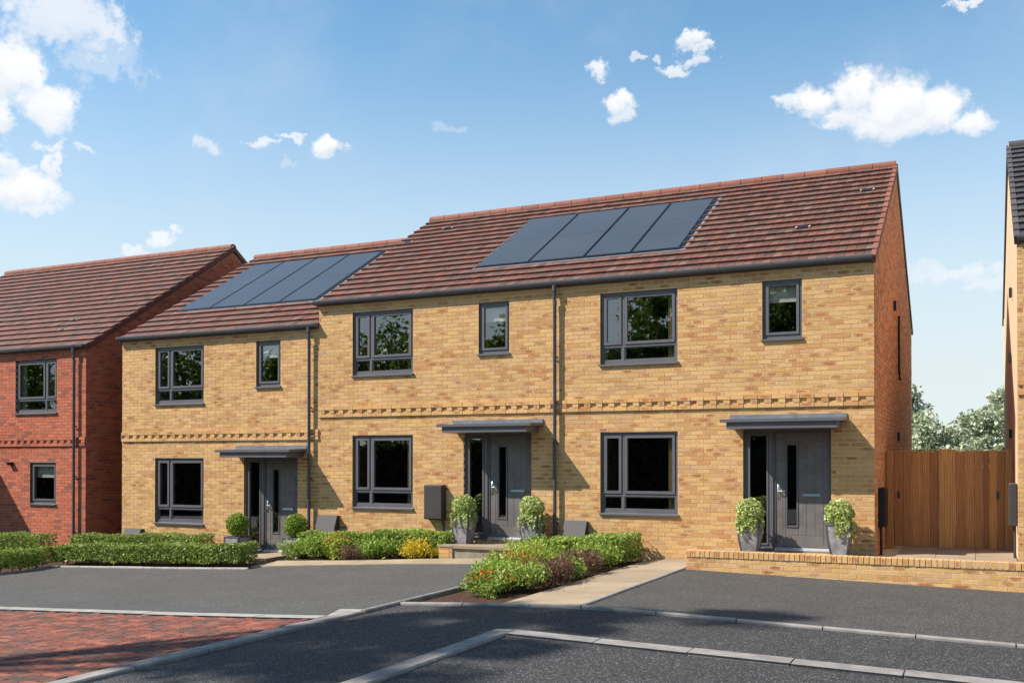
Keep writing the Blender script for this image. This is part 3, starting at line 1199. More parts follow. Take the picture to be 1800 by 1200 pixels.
def entrance(house, x0, x1, zb, zt):
    """door set: sidelight on the left, composite door on the right"""
    W, H = x1 - x0, zt - zb
    fr = empty("door_frame", (x0, 0, zb), house)
    y0, y1 = 0.06, 0.14
    mb = MB()
    sx = 0.495                      # post between sidelight and door
    frame_ring(mb, 0, sx, 0, H, 0.075, y0, y1)
    mb.box(sx, sx + 0.04, y0 + 0.02, y1, 0, H)
    mb.box(sx + 0.04, W, y0, y1, H - 0.05, H)
    mb.box(W - 0.03, W, y0, y1, 0, H - 0.05)
    mb.build("frame", M["frame"], fr)
    mb = MB()
    frame_ring(mb, 0.077, sx - 0.077, 0.077, H - 0.077, 0.03, y0 - 0.012, y1 - 0.02)
    mb.build("glazing_bead", M["frame"], fr)
    pane(fr, 0.107, sx - 0.107, 0.107, H - 0.107, y0 + 0.02)
    MB().prism([(-0.01, 0.0), (0.14, 0.0), (0.14, 0.045), (0.07, 0.045), (-0.01, 0.02)], 0, sx + 0.03, W - 0.02).build("threshold", M["sillm"], fr)
    MB().prism([(-0.02, 0.0), (0.06, 0.0), (0.06, 0.03), (-0.02, 0.02)], 0, 0, sx).build("sill", M["frame"], fr)
    dx0, dx1 = sx + 0.045, W - 0.034
    d = empty("door", (x0 + dx0, 0, zb), house)
    w = dx1 - dx0
    dz0, dz1 = 0.05, H - 0.055
    gl0, gl1, gz0, gz1 = 0.185, 0.345, 0.42, 1.78
    leaf = MB()
    yb = 0.098
    # leaf slab around the glazed slot
    leaf.box(0, gl0, yb, yb + 0.04, dz0, dz1)
    leaf.box(gl1, w, yb, yb + 0.04, dz0, dz1)
    leaf.box(gl0, gl1, yb, yb + 0.04, dz0, gz0)
    leaf.box(gl0, gl1, yb, yb + 0.04, gz1, dz1)
    # raised stiles, rails and planks leave the grooves between them
    yr = yb - 0.0045
    leaf.cbox(0.0, 0.115, yr, yb, dz0, dz1, 0.003)
    leaf.cbox(w - 0.095, w, yr, yb, dz0, dz1, 0.003)
    leaf.cbox(0.121, w - 0.101, yr, yb, dz0, dz0 + 0.20, 0.003)
    leaf.cbox(0.121, w - 0.101, yr, yb, dz1 - 0.14, dz1, 0.003)
    leaf.cbox(0.121, gl0 - 0.03, yr, yb, dz0 + 0.207, dz1 - 0.147, 0.003)
    leaf.cbox(gl0 - 0.024, gl1 + 0.024, yr, yb, dz0 + 0.207, gz0 - 0.035, 0.003)
    leaf.cbox(gl0 - 0.024, gl1 + 0.024, yr, yb, gz1 + 0.035, dz1 - 0.147, 0.003)
    n = 3
    xa, xb = gl1 + 0.03, w - 0.101
    for i in range(n):
        p0 = xa + (xb - xa) * i / n
        p1 = xa + (xb - xa) * (i + 1) / n
        leaf.cbox(p0 + 0.003, p1 - 0.003, yr, yb, dz0 + 0.207, dz1 - 0.147, 0.003)
    leaf.build("leaf", M["door"], d)
    tr = MB()
    frame_ring(tr, gl0 - 0.022, gl1 + 0.022, gz0 - 0.03, gz1 + 0.03, 0.024, yr - 0.012, yb - 0.001)
    tr.build("glazing_trim", M["frame"], d)
    pane(d, gl0 + 0.001, gl1 - 0.001, gz0, gz1, yb + 0.012)
    h = MB()
    h.cbox(0.022, 0.062, yr - 0.009, yr - 0.0005, 0.86, 1.10, 0.003)
    h.tube([(0.042, yr - 0.009, 1.0), (0.042, yr - 0.05, 1.0), (0.055, yr - 0.055, 1.0), (0.165, yr - 0.055, 1.0)], 0.0095, 8)
    h.tube([(0.042, yr - 0.02, 0.92), (0.042, yr - 0.009, 0.92)], 0.012, 8)
    h.build("handle", M["steel"], d, smooth=True)
    lp = MB()
    zc = 0.93
    x_0, x_1 = xa + 0.06, xa + 0.37
    frame_ring(lp, x_0, x_1, zc - 0.035, zc + 0.045, 0.014, yr - 0.012, yr - 0.001)
    lp.prism([(yr - 0.003, zc - 0.02), (yr - 0.016, zc - 0.012), (yr - 0.003, zc + 0.03)], 0, x_0 + 0.016, x_1 - 0.016)
    lp.build("letter_plate", M["chrome_dull"], d)


def canopy(house, x0, x1, z):
    """flat door canopy: thin top slab, deeper box under it, flashing at the wall"""
    c = empty("canopy", ((x0 + x1) / 2, 0, z), house)
    w = (x1 - x0) / 2
    top = MB()
    top.prism([(-0.64, 0.055), (-0.62, 0.05), (-0.03, 0.075), (-0.03, 0.13), (-0.64, 0.105)], 0, -w, w)
    top.build("canopy_roof", M["frame"], c)
    MB().prism([(-0.60, -0.055), (-0.03, -0.055), (-0.03, 0.07), (-0.60, 0.052)], 0, -w + 0.10, w - 0.10).build("fascia", M["frame"], c)
    MB().box(-w + 0.03, w - 0.02, -0.028, -0.004, 0.06, 0.20).build("flashing", M["lead"], c)
    MB().box(-w + 0.30, -w + 0.34, -0.028, -0.004, -0.05, 0.05).box(w - 0.34, w - 0.3, -0.028, -0.004, -0.05, 0.05).build("wall_bracket", M["frame"], c)
    return c


def gutter(house, x0, x1, y, z, brackets):
    g = empty("gutter", (x0, y, z), house)
    L = x1 - x0
    out = [(-0.075, 0.075), (-0.078, 0.05), (-0.07, 0.0), (-0.045, -0.04), (0.0, -0.052), (0.04, -0.045), (0.055, 0.0), (0.058, 0.075)]
    inn = [(0.05, 0.07), (0.048, 0.0), (0.035, -0.036), (0.0, -0.044), (-0.04, -0.033), (-0.062, 0.0), (-0.069, 0.05), (-0.067, 0.075)]
    out = [(a * 0.72, b * 0.72) for a, b in out]
    inn = [(a * 0.72, b * 0.72) for a, b in inn]
    prof = out + inn
    mb = MB()
    n = len(prof)
    vs = [(0, a, b) for a, b in prof] + [(L, a, b) for a, b in prof]
    mb.add(vs, [(i, n + i, n + (i + 1) % n, (i + 1) % n) for i in range(n)])
    no = len(out)
    mb.add([(0, a, b) for a, b in out], [tuple(range(no))])
    mb.add([(L, a, b) for a, b in out], [tuple(range(no))])
    mb.build("gutter_channel", M["gutter"], g, smooth=True)
    for bx in brackets:
        b = MB()
        op = [(a * 1.07, c_ * 1.12 - 0.002) for a, c_ in out]
        ip = [(a * 0.995, c_ * 0.995) for a, c_ in out]
        vs = []
        for xx in (bx - x0 - 0.018, bx - x0 + 0.018):
            vs += [(xx, p, q) for p, q in op] + [(xx, p, q) for p, q in ip]
        m = no
        fs = []
        for i in range(m - 1):
            fs.append((i, 2 * m + i, 2 * m + i + 1, i + 1))
            fs.append((i, i + 1, m + i + 1, m + i))
            fs.append((2 * m + i, 3 * m + i, 3 * m + i + 1, 2 * m + i + 1))
        b.add(vs, fs).build("gutter_bracket", M["gutter"], g)
    return g


def downpipe(house, x, z_top, z_bot, clips, y=-0.08, gy=-0.105):
    p = empty("downpipe", (x, 0, z_bot), house)
    H = z_top - z_bot
    mb = MB()
    mb.tube([(0, gy, H), (0, gy, H - 0.10), (0, gy + 0.02, H - 0.15), (0, y - 0.02, H - 0.25), (0, y, H - 0.30), (0, y, 0)], 0.034, 12)
    mb.tube([(0, gy, H - 0.02), (0, gy, H - 0.12)], 0.04, 12)
    mb.tube([(0, y, H - 0.31), (0, y, H - 0.39)], 0.04, 12)
    mb.build("pipe", M["pipe"], p, smooth=True)
    for cz in clips:
        c = MB()
        c.tube([(0, y, cz - 0.014), (0, y, cz + 0.014)], 0.041, 12)
        c.box(-0.05, 0.05, y + 0.036, y + 0.044, cz - 0.012, cz + 0.012)
        c.tube([(0.04, y + 0.02, cz), (0.045, -0.012, cz - 0.04)], 0.007, 6)
        c.tube([(-0.04, y + 0.02, cz), (-0.045, -0.012, cz - 0.04)], 0.007, 6)
        c.build("pipe_clip", M["pipe"], p)
    return p


def tile_geo(w, e):
    """one interlocking tile in slope axes: s across, t up the slope, n off the roof"""
    s = [0.0015, 0.46 * w, 0.49 * w, 0.50 * w, 0.51 * w, 0.97 * w, w - 0.0015]
    hf = [0.050, 0.054, 0.051, 0.046, 0.051, 0.054, 0.050]
    hb = [0.008, 0.010, 0.009, 0.005, 0.009, 0.010, 0.008]
    n = len(s)
    vs = [(s[i], 0.0, hf[i]) for i in range(n)] + [(s[i], e + 0.02, hb[i]) for i in range(n)] + [(s[i], 0.012, -0.004) for i in range(n)]
    fs = [(i, i + 1, n + i + 1, n + i) for i in range(n - 1)]
    fs += [(2 * n + i, 2 * n + i + 1, i + 1, i) for i in range(n - 1)]
    fs += [(0, n, 2 * n, 2 * n), (n - 1, 2 * n - 1, 3 * n - 1, 3 * n - 1)]
    fs = [tuple(dict.fromkeys(f)) for f in fs]
    return vs, fs


def roof(house, origin, x0, x1, eave_y, eave_z, ridge_y, ridge_z, mat, ridge_mat, key, hole=None, right_verge=True, left_verge=True, caps=False, ridge_x=None, limit=300, verge_mat=None):
    """tiled front slope, plain rear slope, ridge tiles"""
    r = empty("roof", (0, 0, 0), house)
    L = math.hypot(ridge_y - eave_y, ridge_z - eave_z)
    cy, sz = (ridge_y - eave_y) / L, (ridge_z - eave_z) / L
    up, nr = Vector((0, cy, sz)), Vector((0, -sz, cy))
    rows = round(L / 0.325)
    e = L / rows
    cols = max(1, round((x1 - x0) / 0.304))
    w = (x1 - x0) / cols
    tv, tf = tile_geo(w, e)
    # boarding under the tiles, front and rear
    b = MB()
    E = Vector((0, eave_y, eave_z))
    t = 0.06
    p = [E, E + up * L, E + up * L - nr * t, E - nr * t]
    b.prism([(q.y, q.z) for q in p], 0, x0, x1)
    ry = 2 * ridge_y - eave_y
    R1 = [(ridge_y, ridge_z), (ry, eave_z), (ry, eave_z - 0.07), (ridge_y, ridge_z - 0.07)]
    b.prism(R1, 0, x0, x1)
    b.build("boarding", M["soffit"], r)
    # rear tiles as one slope of stepped courses
    rb = MB()
    dn = Vector((0, cy, -sz))
    nb = Vector((0, sz, cy))
    for k in range(rows):
        a0 = Vector((0, ridge_y, ridge_z)) + dn * (L - k * e)
        a1 = Vector((0, ridge_y, ridge_z)) + dn * (L - (k + 1) * e - 0.02)
        q = [a0 + nb * 0.03, a1 + nb * 0.008, a0]
        rb.add([(x0, v.y, v.z) for v in q] + [(x1, v.y, v.z) for v in q], [(0, 1, 4, 3), (0, 3, 5, 2), (0, 2, 1), (3, 4, 5)])
    rb.build("rear_tile_courses", mat if key == "tile" else mat, r)
    # the tile mesh, turned into roof axes
    def to(v):
        return Vector((v[0], 0, 0)) + up * v[1] + nr * v[2]
    tvr = [to(v) for v in tv]
    tme = MB().add(tvr, tf).mesh("roof_tile")
    ul = tme.uv_layers.new(name="UVMap")
    for poly in tme.polygons:
        for li in poly.loop_indices:
            v = tme.vertices[tme.loops[li].vertex_index].co
            ul.data[li].uv = (min(0.999, max(0.0, v.x / w)), v.dot(up) / e)
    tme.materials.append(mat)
    lst = []
    for k in range(rows):
        for c in range(cols):
            xa = x0 + c * w
            ta = k * e
            cx, ct = xa + w / 2, ta + e / 2
            if hole and any(h[0] < cx < h[1] and h[2] < ct < h[3] for h in hole):
                continue
            pos = E + up * ta
            pw = (origin[0] + cx, origin[1] + (E + up * ct).y, origin[2] + (E + up * ct).z)
            su, sv, d = screen(pw)
            lst.append((1.0 / d ** 2 if shown(pw, -4) else 0.0, xa, pos.y, pos.z))
    lst.sort(reverse=True)
    rest = []
    for i, (sc, xa, yy, zz) in enumerate(lst):
        j = nr * random.uniform(-0.002, 0.002)
        if i < limit and sc > 0:
            link("roof_tile", tme, r, loc=(xa + j.x, yy + j.y, zz + j.z))
        else:
            rest.append((xa + j.x, yy + j.y, zz + j.z))
    if rest:
        mb = MB()
        for q in rest:
            mb.add([(v.x + q[0], v.y + q[1], v.z + q[2]) for v in tvr], tf)
        me = bpy.data.meshes.new("tiles")
        me.from_pydata(mb.v, [], mb.f)
        nvt = len(tvr)
        at = me.attributes.new("rnd", "FLOAT", "POINT")
        at.data.foreach_set("value", np.repeat(RNG.random(len(rest)), nvt).astype(np.float32))
        u2 = me.uv_layers.new(name="UVMap")
        one = []
        nl = len(tme.loops)
        # loop order follows tf, so write uvs from the local vertices
        flat = []
        for f in tf:
            for vi in f:
                flat.append((min(0.999, max(0.0, tv[vi][0] / w)), tv[vi][1] / e))
        u2.data.foreach_set("uv", np.tile(np.array(flat, np.float32), (len(rest), 1)).ravel())
        me.update()
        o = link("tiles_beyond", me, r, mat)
        o["kind"] = "stuff"
    # ridge
    ra, rb2 = ridge_x or (x0, x1)
    n = max(1, round((rb2 - ra) / 0.45))
    rl = (rb2 - ra) / n
    arc = []
    for i in range(9):
        a = math.pi * (1.12 - 1.24 * i / 8)
        arc.append((ridge_y + 0.125 * math.cos(a), ridge_z + 0.0 + 0.105 * math.sin(a)))
    for i in range(n):
        mb = MB()
        xs_, xe = ra + i * rl + 0.006, ra + (i + 1) * rl - 0.006
        vs = [(xs_, a, b_) for a, b_ in arc] + [(xe, a, b_) for a, b_ in arc]
        low = [(ridge_y + (a - ridge_y) * 0.8, ridge_z + (b_ - ridge_z) * 0.8 - 0.004) for a, b_ in arc]
        vs += [(xs_, a, b_) for a, b_ in low] + [(xe, a, b_) for a, b_ in low]
        m = len(arc)
        fs = [(q, q + 1, m + q + 1, m + q) for q in range(m - 1)]
        fs += [(q, q + 1, 2 * m + q + 1, 2 * m + q) for q in range(m - 1)]
        fs += [(m + q, m + q + 1, 3 * m + q + 1, 3 * m + q) for q in range(m - 1)]
        mb.add(vs, fs)
        mb.build("ridge_tile", ridge_mat, r, smooth=True)
    mb = MB()
    mb.prism([(ridge_y - 0.105, ridge_z - 0.02), (ridge_y, ridge_z + 0.078), (ridge_y + 0.105, ridge_z - 0.02)], 0, ra + 0.002, rb2 - 0.002)
    mb.build("ridge_mortar", M["mortar_buff"], r)
    # verges
    for side, on in ((0, left_verge), (1, right_verge)):
        if not on:
            continue
        xv = x0 if side == 0 else x1
        sgn = -1 if side == 0 else 1
        if caps:
            for k in range(rows):
                a0, a1 = E + up * (k * e - 0.01), E + up * ((k + 1) * e + 0.015)
                q = [a0 + nr * 0.05, a1 + nr * 0.03, a1 - nr * 0.085, a0 - nr * 0.085]
                xa, xb = (xv - 0.045 * sgn, xv + 0.035 * sgn)
                MB().prism([(v.y, v.z) for v in q], 0, min(xa, xb), max(xa, xb)).build("verge_cap", ridge_mat, r)
        else:
            a0, a1 = E - up * 0.0, E + up * L
            q = [a0 + nr * 0.004, a1 + nr * 0.004, a1 - nr * (0.11 if verge_mat else 0.03), a0 - nr * (0.11 if verge_mat else 0.03)]
            xa, xb = xv, xv + 0.02 * sgn
            MB().prism([(v.y, v.z) for v in q], 0, min(xa, xb), max(xa, xb)).build("verge_mortar", verge_mat or M["mortar_buff"], r)
        q = [(ridge_y, ridge_z + 0.04), (ry + 0.1, eave_z + 0.02 - 0.05), (ry + 0.1, eave_z - 0.13), (ridge_y, ridge_z - 0.10)]
        xa, xb = xv - 0.01 * sgn, xv + 0.03 * sgn
        MB().prism(q, 0, min(xa, xb), max(xa, xb)).build("rear_verge", M["soffit"] if caps else ridge_mat, r)
    return r, E, up, nr, L


def gable(house, origin, x, side, ridge_y, z0, eave_line, mat, mortar, key, band=True, ylo=0.0, bulk=True):
    """end wall; eave_line(y) gives the underside of the roof"""
    W = 2 * ridge_y
    g = empty("gable_wall", (x, 0, 0), house)
    s = 1 if side == "r" else -1
    mb = MB()
    inn = -0.009 * s
    pts = [(0.02, z0), (W, z0), (W, eave_line(W)), (ridge_y, eave_line(ridge_y)), (0.02, eave_line(0.0))]
    poly = [(inn, y, z) for y, z in pts] + [(inn - 0.2 * s, y, z) for y, z in pts]
    n = len(pts)
    mb.add(poly, [tuple(range(n)), tuple(reversed(range(n, 2 * n)))] + [(i, n + i, n + (i + 1) % n, (i + 1) % n) for i in range(n)])
    mb.build("mortar_face", mortar, g)
    if bulk:
        rects = courses(0.0, W, z0, eave_line(ridge_y), [], band=False)
        boxes = []
        for ya, yb, za, zb, pr in rects:
            ym = (ya + yb) / 2
            # brick bond mirrored so that the corner course reads round the corner
            y0, y1 = max(0.047, W - yb), W - ya
            if y1 - y0 < 0.02:
                continue
            if zb > min(eave_line(y0), eave_line(y1)) - 0.03:
                continue
            k = round((za - Z_BAND) / BH)
            d = 0.0 + RNG.uniform(-0.0015, 0.0015)
            if s > 0:
                boxes.append((-0.04, d, y0, y1, za, zb))
            else:
                boxes.append((-d, 0.04, y0, y1, za, zb))
        o = link("bricks_beyond", bricks_mesh("gable bricks", boxes, RNG.random(len(boxes)), "r" if s > 0 else "l"), g, M["buff_bounce"] if mat is M["buff"] else M["red_bounce"])
        o["kind"] = "stuff"
    return g


def rooms(house, x0, x1, z_floor, z_mid, z_top, depth=3.2):
    mb = MB()
    for a, b in ((z_floor, z_mid - 0.12), (z_mid + 0.12, z_top)):
        mb.box(x0, x1, 0.1495, depth, a, b, skip="f")
    xm = -2.9
    mb.build("room_interior", M["room"], house)


def solar(house, E, up, nr, x0, x1, t0, t1, n, flash_left=True, flash_right=True):
    w = (x1 - x0) / n
    def P(x, t, h):
        v = E + up * t + nr * h
        return (x, v.y, v.z)
    for i in range(n):
        a, b = x0 + i * w + 0.012, x0 + (i + 1) * w - 0.012
        p = empty("solar_panel", P(a, t0, 0), house)
        o = Vector(P(a, t0, 0))
        def slab(xa, xb, ta, tb, h0, h1, nm, m):
            vs = [Vector(P(x, t, h)) - o for h in (h0, h1) for x, t in ((xa, ta), (xb, ta), (xb, tb), (xa, tb))]
            return MB().add(vs, [(0, 1, 2, 3), (4, 5, 6, 7), (0, 1, 5, 4), (1, 2, 6, 5), (2, 3, 7, 6), (3, 0, 4, 7)]).build(nm, m, p)
        slab(a, b, t0 + 0.03, t1, 0.03, 0.052, "panel_frame", M["panel_frame"])
        tm = (t0 + t1) / 2
        slab(a + 0.022, b - 0.022, t0 + 0.06, tm - 0.004, 0.0521, 0.056, "panel_glass", M["panel"])
        slab(a + 0.022, b - 0.022, tm + 0.004, t1 - 0.015, 0.0521, 0.056, "panel_glass", M["panel"])
    o = Vector(P(x0, t0, 0))
    f = MB()
    fl, fr_ = 0.05 if flash_left else 0.0, 0.13 if flash_right else 0.0
    def slab2(mb, xa, xb, ta, tb, h0, h1):
        vs = [P(x, t, h) for h in (h0, h1) for x, t in ((xa, ta), (xb, ta), (xb, tb), (xa, tb))]
        mb.add(vs, [(0, 1, 2, 3), (4, 5, 6, 7), (0, 1, 5, 4), (1, 2, 6, 5), (2, 3, 7, 6), (3, 0, 4, 7)])
    slab2(f, x0 - fl, x1 + fr_, t0 - 0.06, t1 + 0.05, 0.012, 0.03)
    f.build("panel_flashing", M["lead"], house)
    k = MB()
    slab2(k, x0 - 0.01, x1 + 0.01, t0 - 0.005, t0 + 0.028, 0.031, 0.05)
    if flash_right:
        slab2(k, x1 + 0.002, x1 + 0.05, t0 + 0.03, t1, 0.031, 0.05)
    k.build("panel_edge_trim", M["panel_frame"], house)


def vent_tile(house, E, up, nr, x, t):
    o = E + up * t + nr * 0.03
    v = empty("roof_vent", (x, o.y, o.z), house)
    def P(a, b, c):
        q = up * b + nr * c
        return (a, q.y, q.z)
    mb = MB()
    for xa, xb in ((-0.13, -0.105), (0.105, 0.13)):
        mb.add([P(xa, 0, 0), P(xb, 0, 0), P(xb, 0.13, 0.0), P(xa, 0.13, 0.0), P(xa, 0, 0.035), P(xb, 0, 0.035), P(xb, 0.13, 0.012), P(xa, 0.13, 0.012)],
               [(0, 3, 2, 1), (4, 5, 6, 7), (0, 1, 5, 4), (1, 2, 6, 5), (2, 3, 7, 6), (3, 0, 4, 7)])
    mb.build("vent_cheek", M["mortar_buff"], v)
    MB().add([P(-0.105, 0.005, 0), P(0.105, 0.005, 0), P(0.105, 0.12, 0.012), P(-0.105, 0.12, 0.012), P(-0.105, 0.005, 0.02), P(0.105, 0.005, 0.02), P(0.105, 0.12, 0.022), P(-0.105, 0.12, 0.022)],
             [(0, 3, 2, 1), (4, 5, 6, 7), (0, 1, 5, 4), (1, 2, 6, 5), (2, 3, 7, 6), (3, 0, 4, 7)]).build("vent_grille", M["black"], v)


def gas_box(house, x0, x1, z_top, z_bot):
    """semi-concealed gas meter box: sloped lid leaning on the wall"""
    p = empty("gas_meter_box", (x0, 0, z_bot), house)
    H, W = z_top - z_bot, x1 - x0
    MB().prism([(-0.30, 0.0), (-0.005, 0.0), (-0.005, H), (-0.10, H), (-0.30, H * 0.42)], 0, 0.0, W).build("box_body", M["meter"], p)
    a, b = Vector((0, -0.10, H)), Vector((0, -0.30, H * 0.42))
    nrm = Vector((0, -(a.z - b.z), a.y - b.y)).normalized()
    if nrm.y > 0:
        nrm = -nrm
    q = [a + nrm * 0.001 + (a - b).normalized() * 0.01, a + nrm * 0.014 + (a - b).normalized() * 0.01, b + nrm * 0.014, b + nrm * 0.001]
    MB().prism([(v.y, v.z) for v in q], 0, -0.012, W + 0.012).build("box_lid", M["meter"], p)


T = dict(bl=-4.7451, br=-3.2874, sl=-1.8028, sr=-1.1405, dl=-2.134, dr=-0.6778, ut=4.6852, ub=3.339, lt=2.1361, lb=0.6228, st=4.6881, sb=3.6514, dt=2.1513, db=0.1003)
EAVE_Z, RIDGE_Y, RIDGE_Z = 4.955, 4.832, 7.735


def standard_openings():
    return [("big", T["bl"], T["br"], T["ub"], T["ut"]), ("big", T["bl"], T["br"], T["lb"], T["lt"]), ("small", T["sl"], T["sr"], T["sb"], T["st"]), ("door", T["dl"], T["dr"], T["db"], T["dt"])]


def make_house(name, label, origin, x0, x1, openings, wallmat, mortar, key, tilemat, ridgemat, tkey, group=None, z0=-0.9, ridge=(RIDGE_Y, RIDGE_Z), eave=EAVE_Z,
               gables="", caps=False, verges=(False, False), solar_at=None, pipe_x=None, pipe_bot=0.0, clips=(), brackets=None, roof_x=None, vents=(), mirror=False, seen=None, limit=300, hood=True, tile_limit=300, plain_gable=False, verge_mat=None):
    h = tag(empty(name, origin), label, "house", group)
    wall = empty("wall", (0, 0, 0), h)
    holes = [(a, b, c, d) for _, a, b, c, d in openings]
    top = 4.9236
    wall_skin(x0 + (0.008 if "l" in gables else 0), x1 - (0.008 if "r" in gables else 0), z0, top + 0.02, holes).build("mortar_face", mortar, wall)
    rects = courses(x0, x1, z0, top, holes)
    lay_bricks(rects, wall, wallmat, key, origin, limit, seen=seen)
    # rear and party walls
    mb = MB()
    W = 2 * ridge[0]
    mb.box(x0, x1, W - 0.2, W, z0, top)
    mb.build("rear_wall", mortar, h)
    for kind, a, b, c, d in openings:
        if kind == "big":
            big_window(h, a, b, c, d, mirror)
        elif kind == "small":
            small_window(h, a, b, c, d)
        else:
            entrance(h, a, b, c, d)
            if hood:
                canopy(h, a - 0.25, b + 0.27, 2.205)
    rooms(h, x0 + 0.25, x1 - 0.25, 0.05, 2.55, 4.8)
    rx0, rx1 = roof_x or (x0, x1)
    ey = -0.06
    sl = (ridge[1] - eave) / ridge[0]
    ez = eave + sl * ey
    hole = None
    if solar_at:
        hole = [(solar_at[0] - 0.02, solar_at[1] + 0.02, solar_at[2] - 0.02, solar_at[3] + 0.0)]
    r, E, up, nr, L = roof(h, origin, rx0, rx1, ey, ez, ridge[0], ridge[1], tilemat, ridgemat, tkey, hole, verges[1], verges[0], caps, limit=tile_limit, verge_mat=verge_mat)
    if solar_at:
        solar(h, E, up, nr, *solar_at)
    for vx, vt in vents:
        vent_tile(h, E, up, nr, vx, vt)
    line = lambda y: (eave + sl * min(y, W - y)) - 0.055
    for s in gables:
        gx = x0 if s == "l" else x1
        gable(h, origin, gx, s, ridge[0], z0, line, wallmat, M["render_wall"] if plain_gable else mortar, key, bulk=not plain_gable)
    # fascia under the gutter
    MB().box(rx0 + 0.01, rx1 - 0.01, -0.045, 0.02, eave - 0.092, eave - 0.036).build("fascia_board", M["soffit"], h)
    brs = brackets or [rx0 + 0.25 + i * 0.9 for i in range(int((rx1 - rx0) / 0.9) + 1) if rx0 + 0.25 + i * 0.9 < rx1]
    gutter(h, rx0 - 0.0, rx1 - 0.002, -0.093, eave - 0.040, brs)
    if pipe_x is not None:
        downpipe(h, pipe_x, eave - 0.06, pipe_bot, clips)
    return h, E, up, nr


O_R, O_M, O_L = (0.0, 0, 0), (-5.4574, 0, 0), (-10.9238, 0, -0.4629)
RED_Z, NB_Z = -0.555, 0.105

hR, E, up, nr = make_house(
    "terraced_house", "tan brick end house with wooden gate beside it and low brick wall in front", O_R, -5.481, 0.0, standard_openings(), M["buff"], M["mortar_buff"], "buff", M["tile"], M["ridge"], "tile",
    group="tan brick houses of the terrace", gables="r", caps=True, verges=(False, True), roof_x=(-5.481, 0.0), solar_at=(-5.481, -3.55, 1.30, 4.55, 2, False, True),
    pipe_x=-5.62, pipe_bot=-0.15, clips=(0.62, 2.1, 3.7), vents=((-0.42, 3.85), (-1.37, 1.83)))
hM, E2, up2, nr2 = make_house(
    "terraced_house", "middle tan brick house with stone doorstep and dark wall-mounted meter box", O_M, -5.59, -0.0246, standard_openings(), M["buff"], M["mortar_buff"], "buff", M["tile"], M["ridge"], "tile",
    group="tan brick houses of the terrace", verges=(True, False), roof_x=(-5.66, -0.0246), solar_at=(-7.885 + 5.4574, -5.484 + 5.4574, 1.30, 4.55, 2, True, False), vents=((-5.38, 3.75), (-4.68, 4.6)))
hL, E3, up3, nr3 = make_house(
    "terraced_house", "lower tan brick house between the red house and the taller terrace, with square door planters", O_L, -5.781, -0.125, standard_openings(), M["buff"], M["mortar_buff"], "buff", M["tile"], M["ridge"], "tile",
    group="tan brick houses of the terrace", verges=(True, False), roof_x=(-5.85, -0.125), solar_at=(-16.25 + 10.9238, -12.1 + 10.9238, 1.55, 4.85, 4, True, True),
    pipe_x=-0.325, pipe_bot=-0.25, clips=(0.55, 1.95, 3.45))
o = O_R
gas_box(hR, -5.40, -4.98, 0.50, -0.25)
gas_box(hM, -10.98 + 5.4574, -10.52 + 5.4574, 0.47, -0.45)
gas_box(hL, -16.48 + 10.9238, -16.0 + 10.9238, 0.03 + 0.4629, -0.3)
# wall-mounted electric box on the middle house, with its conduit
eb = empty("electric_meter_box", (-8.40 + 5.4574, 0, 0.46), hM)
MB().cbox(0, 0.42, -0.16, -0.004, 0, 0.68, 0.012).build("box_body", M["meter"], eb)
MB().cbox(0.018, 0.402, -0.17, -0.161, 0.018, 0.662, 0.005).build("box_door", M["meter"], eb)
MB().tube([(0.385, -0.06, 0.0), (0.385, -0.06, -0.85)], 0.028, 8).build("conduit", M["meter"], eb, smooth=True)
# boxes, vents and waste pipe on the right gable
eb = empty("electric_meter_box", (0, 0.62, 0.5), hR)
MB().cbox(0.004, 0.12, 0, 0.45, 0, 0.66, 0.012).build("box_body", M["black"], eb)
MB().tube([(0.04, 0.08, 0.0), (0.04, 0.08, -0.5)], 0.02, 8).build("conduit", M["black"], eb, smooth=True)
for y, z in ((4.1, 4.72), (5.0, 2.12)):
    MB().box(0.003, 0.05, y - 0.09, y + 0.09, z - 0.09, z + 0.09).build("wall_vent", M["black"], hR)
MB().tube([(0.05, 4.75, 4.6), (0.05, 4.75, 3.45), (0.05, 4.95, 3.3)], 0.025, 8).build("waste_pipe", M["black"], hR, smooth=True)

# red brick house on the left
redop = [("big", -20.364 + 17.9, -18.894 + 17.9, 2.76 - RED_Z, 4.115 - RED_Z), ("small", -19.825 + 17.9, -18.915 + 17.9, 0.517 - RED_Z, 1.57 - RED_Z), ("big", -25.6 + 17.9, -24.1 + 17.9, 2.76 - RED_Z, 4.115 - RED_Z)]
hRed, E4, up4, nr4 = make_house(
    "detached_house", "red brick house with red gable wall at the far left", (-17.9, 0, RED_Z), -9.5, 0.0, redop, M["redbrick"], M["mortar_red"], "red", M["tile"], M["ridge"], "tile",
    gables="r", ridge=(5.16, 8.30), eave=4.955, verges=(True, True), roof_x=(-9.5, 0.03), pipe_x=-0.31, pipe_bot=-0.3, clips=(0.75, 2.1, 3.3), mirror=True, hood=False, verge_mat=M["verge_red"], vents=((-1.9, 1.6), (-1.72, 0.98)))
lamp = empty("wall_lamp", (-20.5 + 17.9, 0, 1.5 - RED_Z), hRed)
MB().cbox(-0.06, 0.06, -0.09, -0.004, 0.0, 0.05, 0.006).build("lamp_body", M["lampglass"], lamp)
MB().box(-0.08, 0.08, -0.12, -0.004, 0.05, 0.075).build("lamp_hood", M["lampglass"], lamp)
eb = empty("electric_meter_box", (0, 1.25, 0.1), hRed)
MB().cbox(0.004, 0.14, 0, 0.45, 0.2, 1.0, 0.012).build("box_body", M["black"], eb)

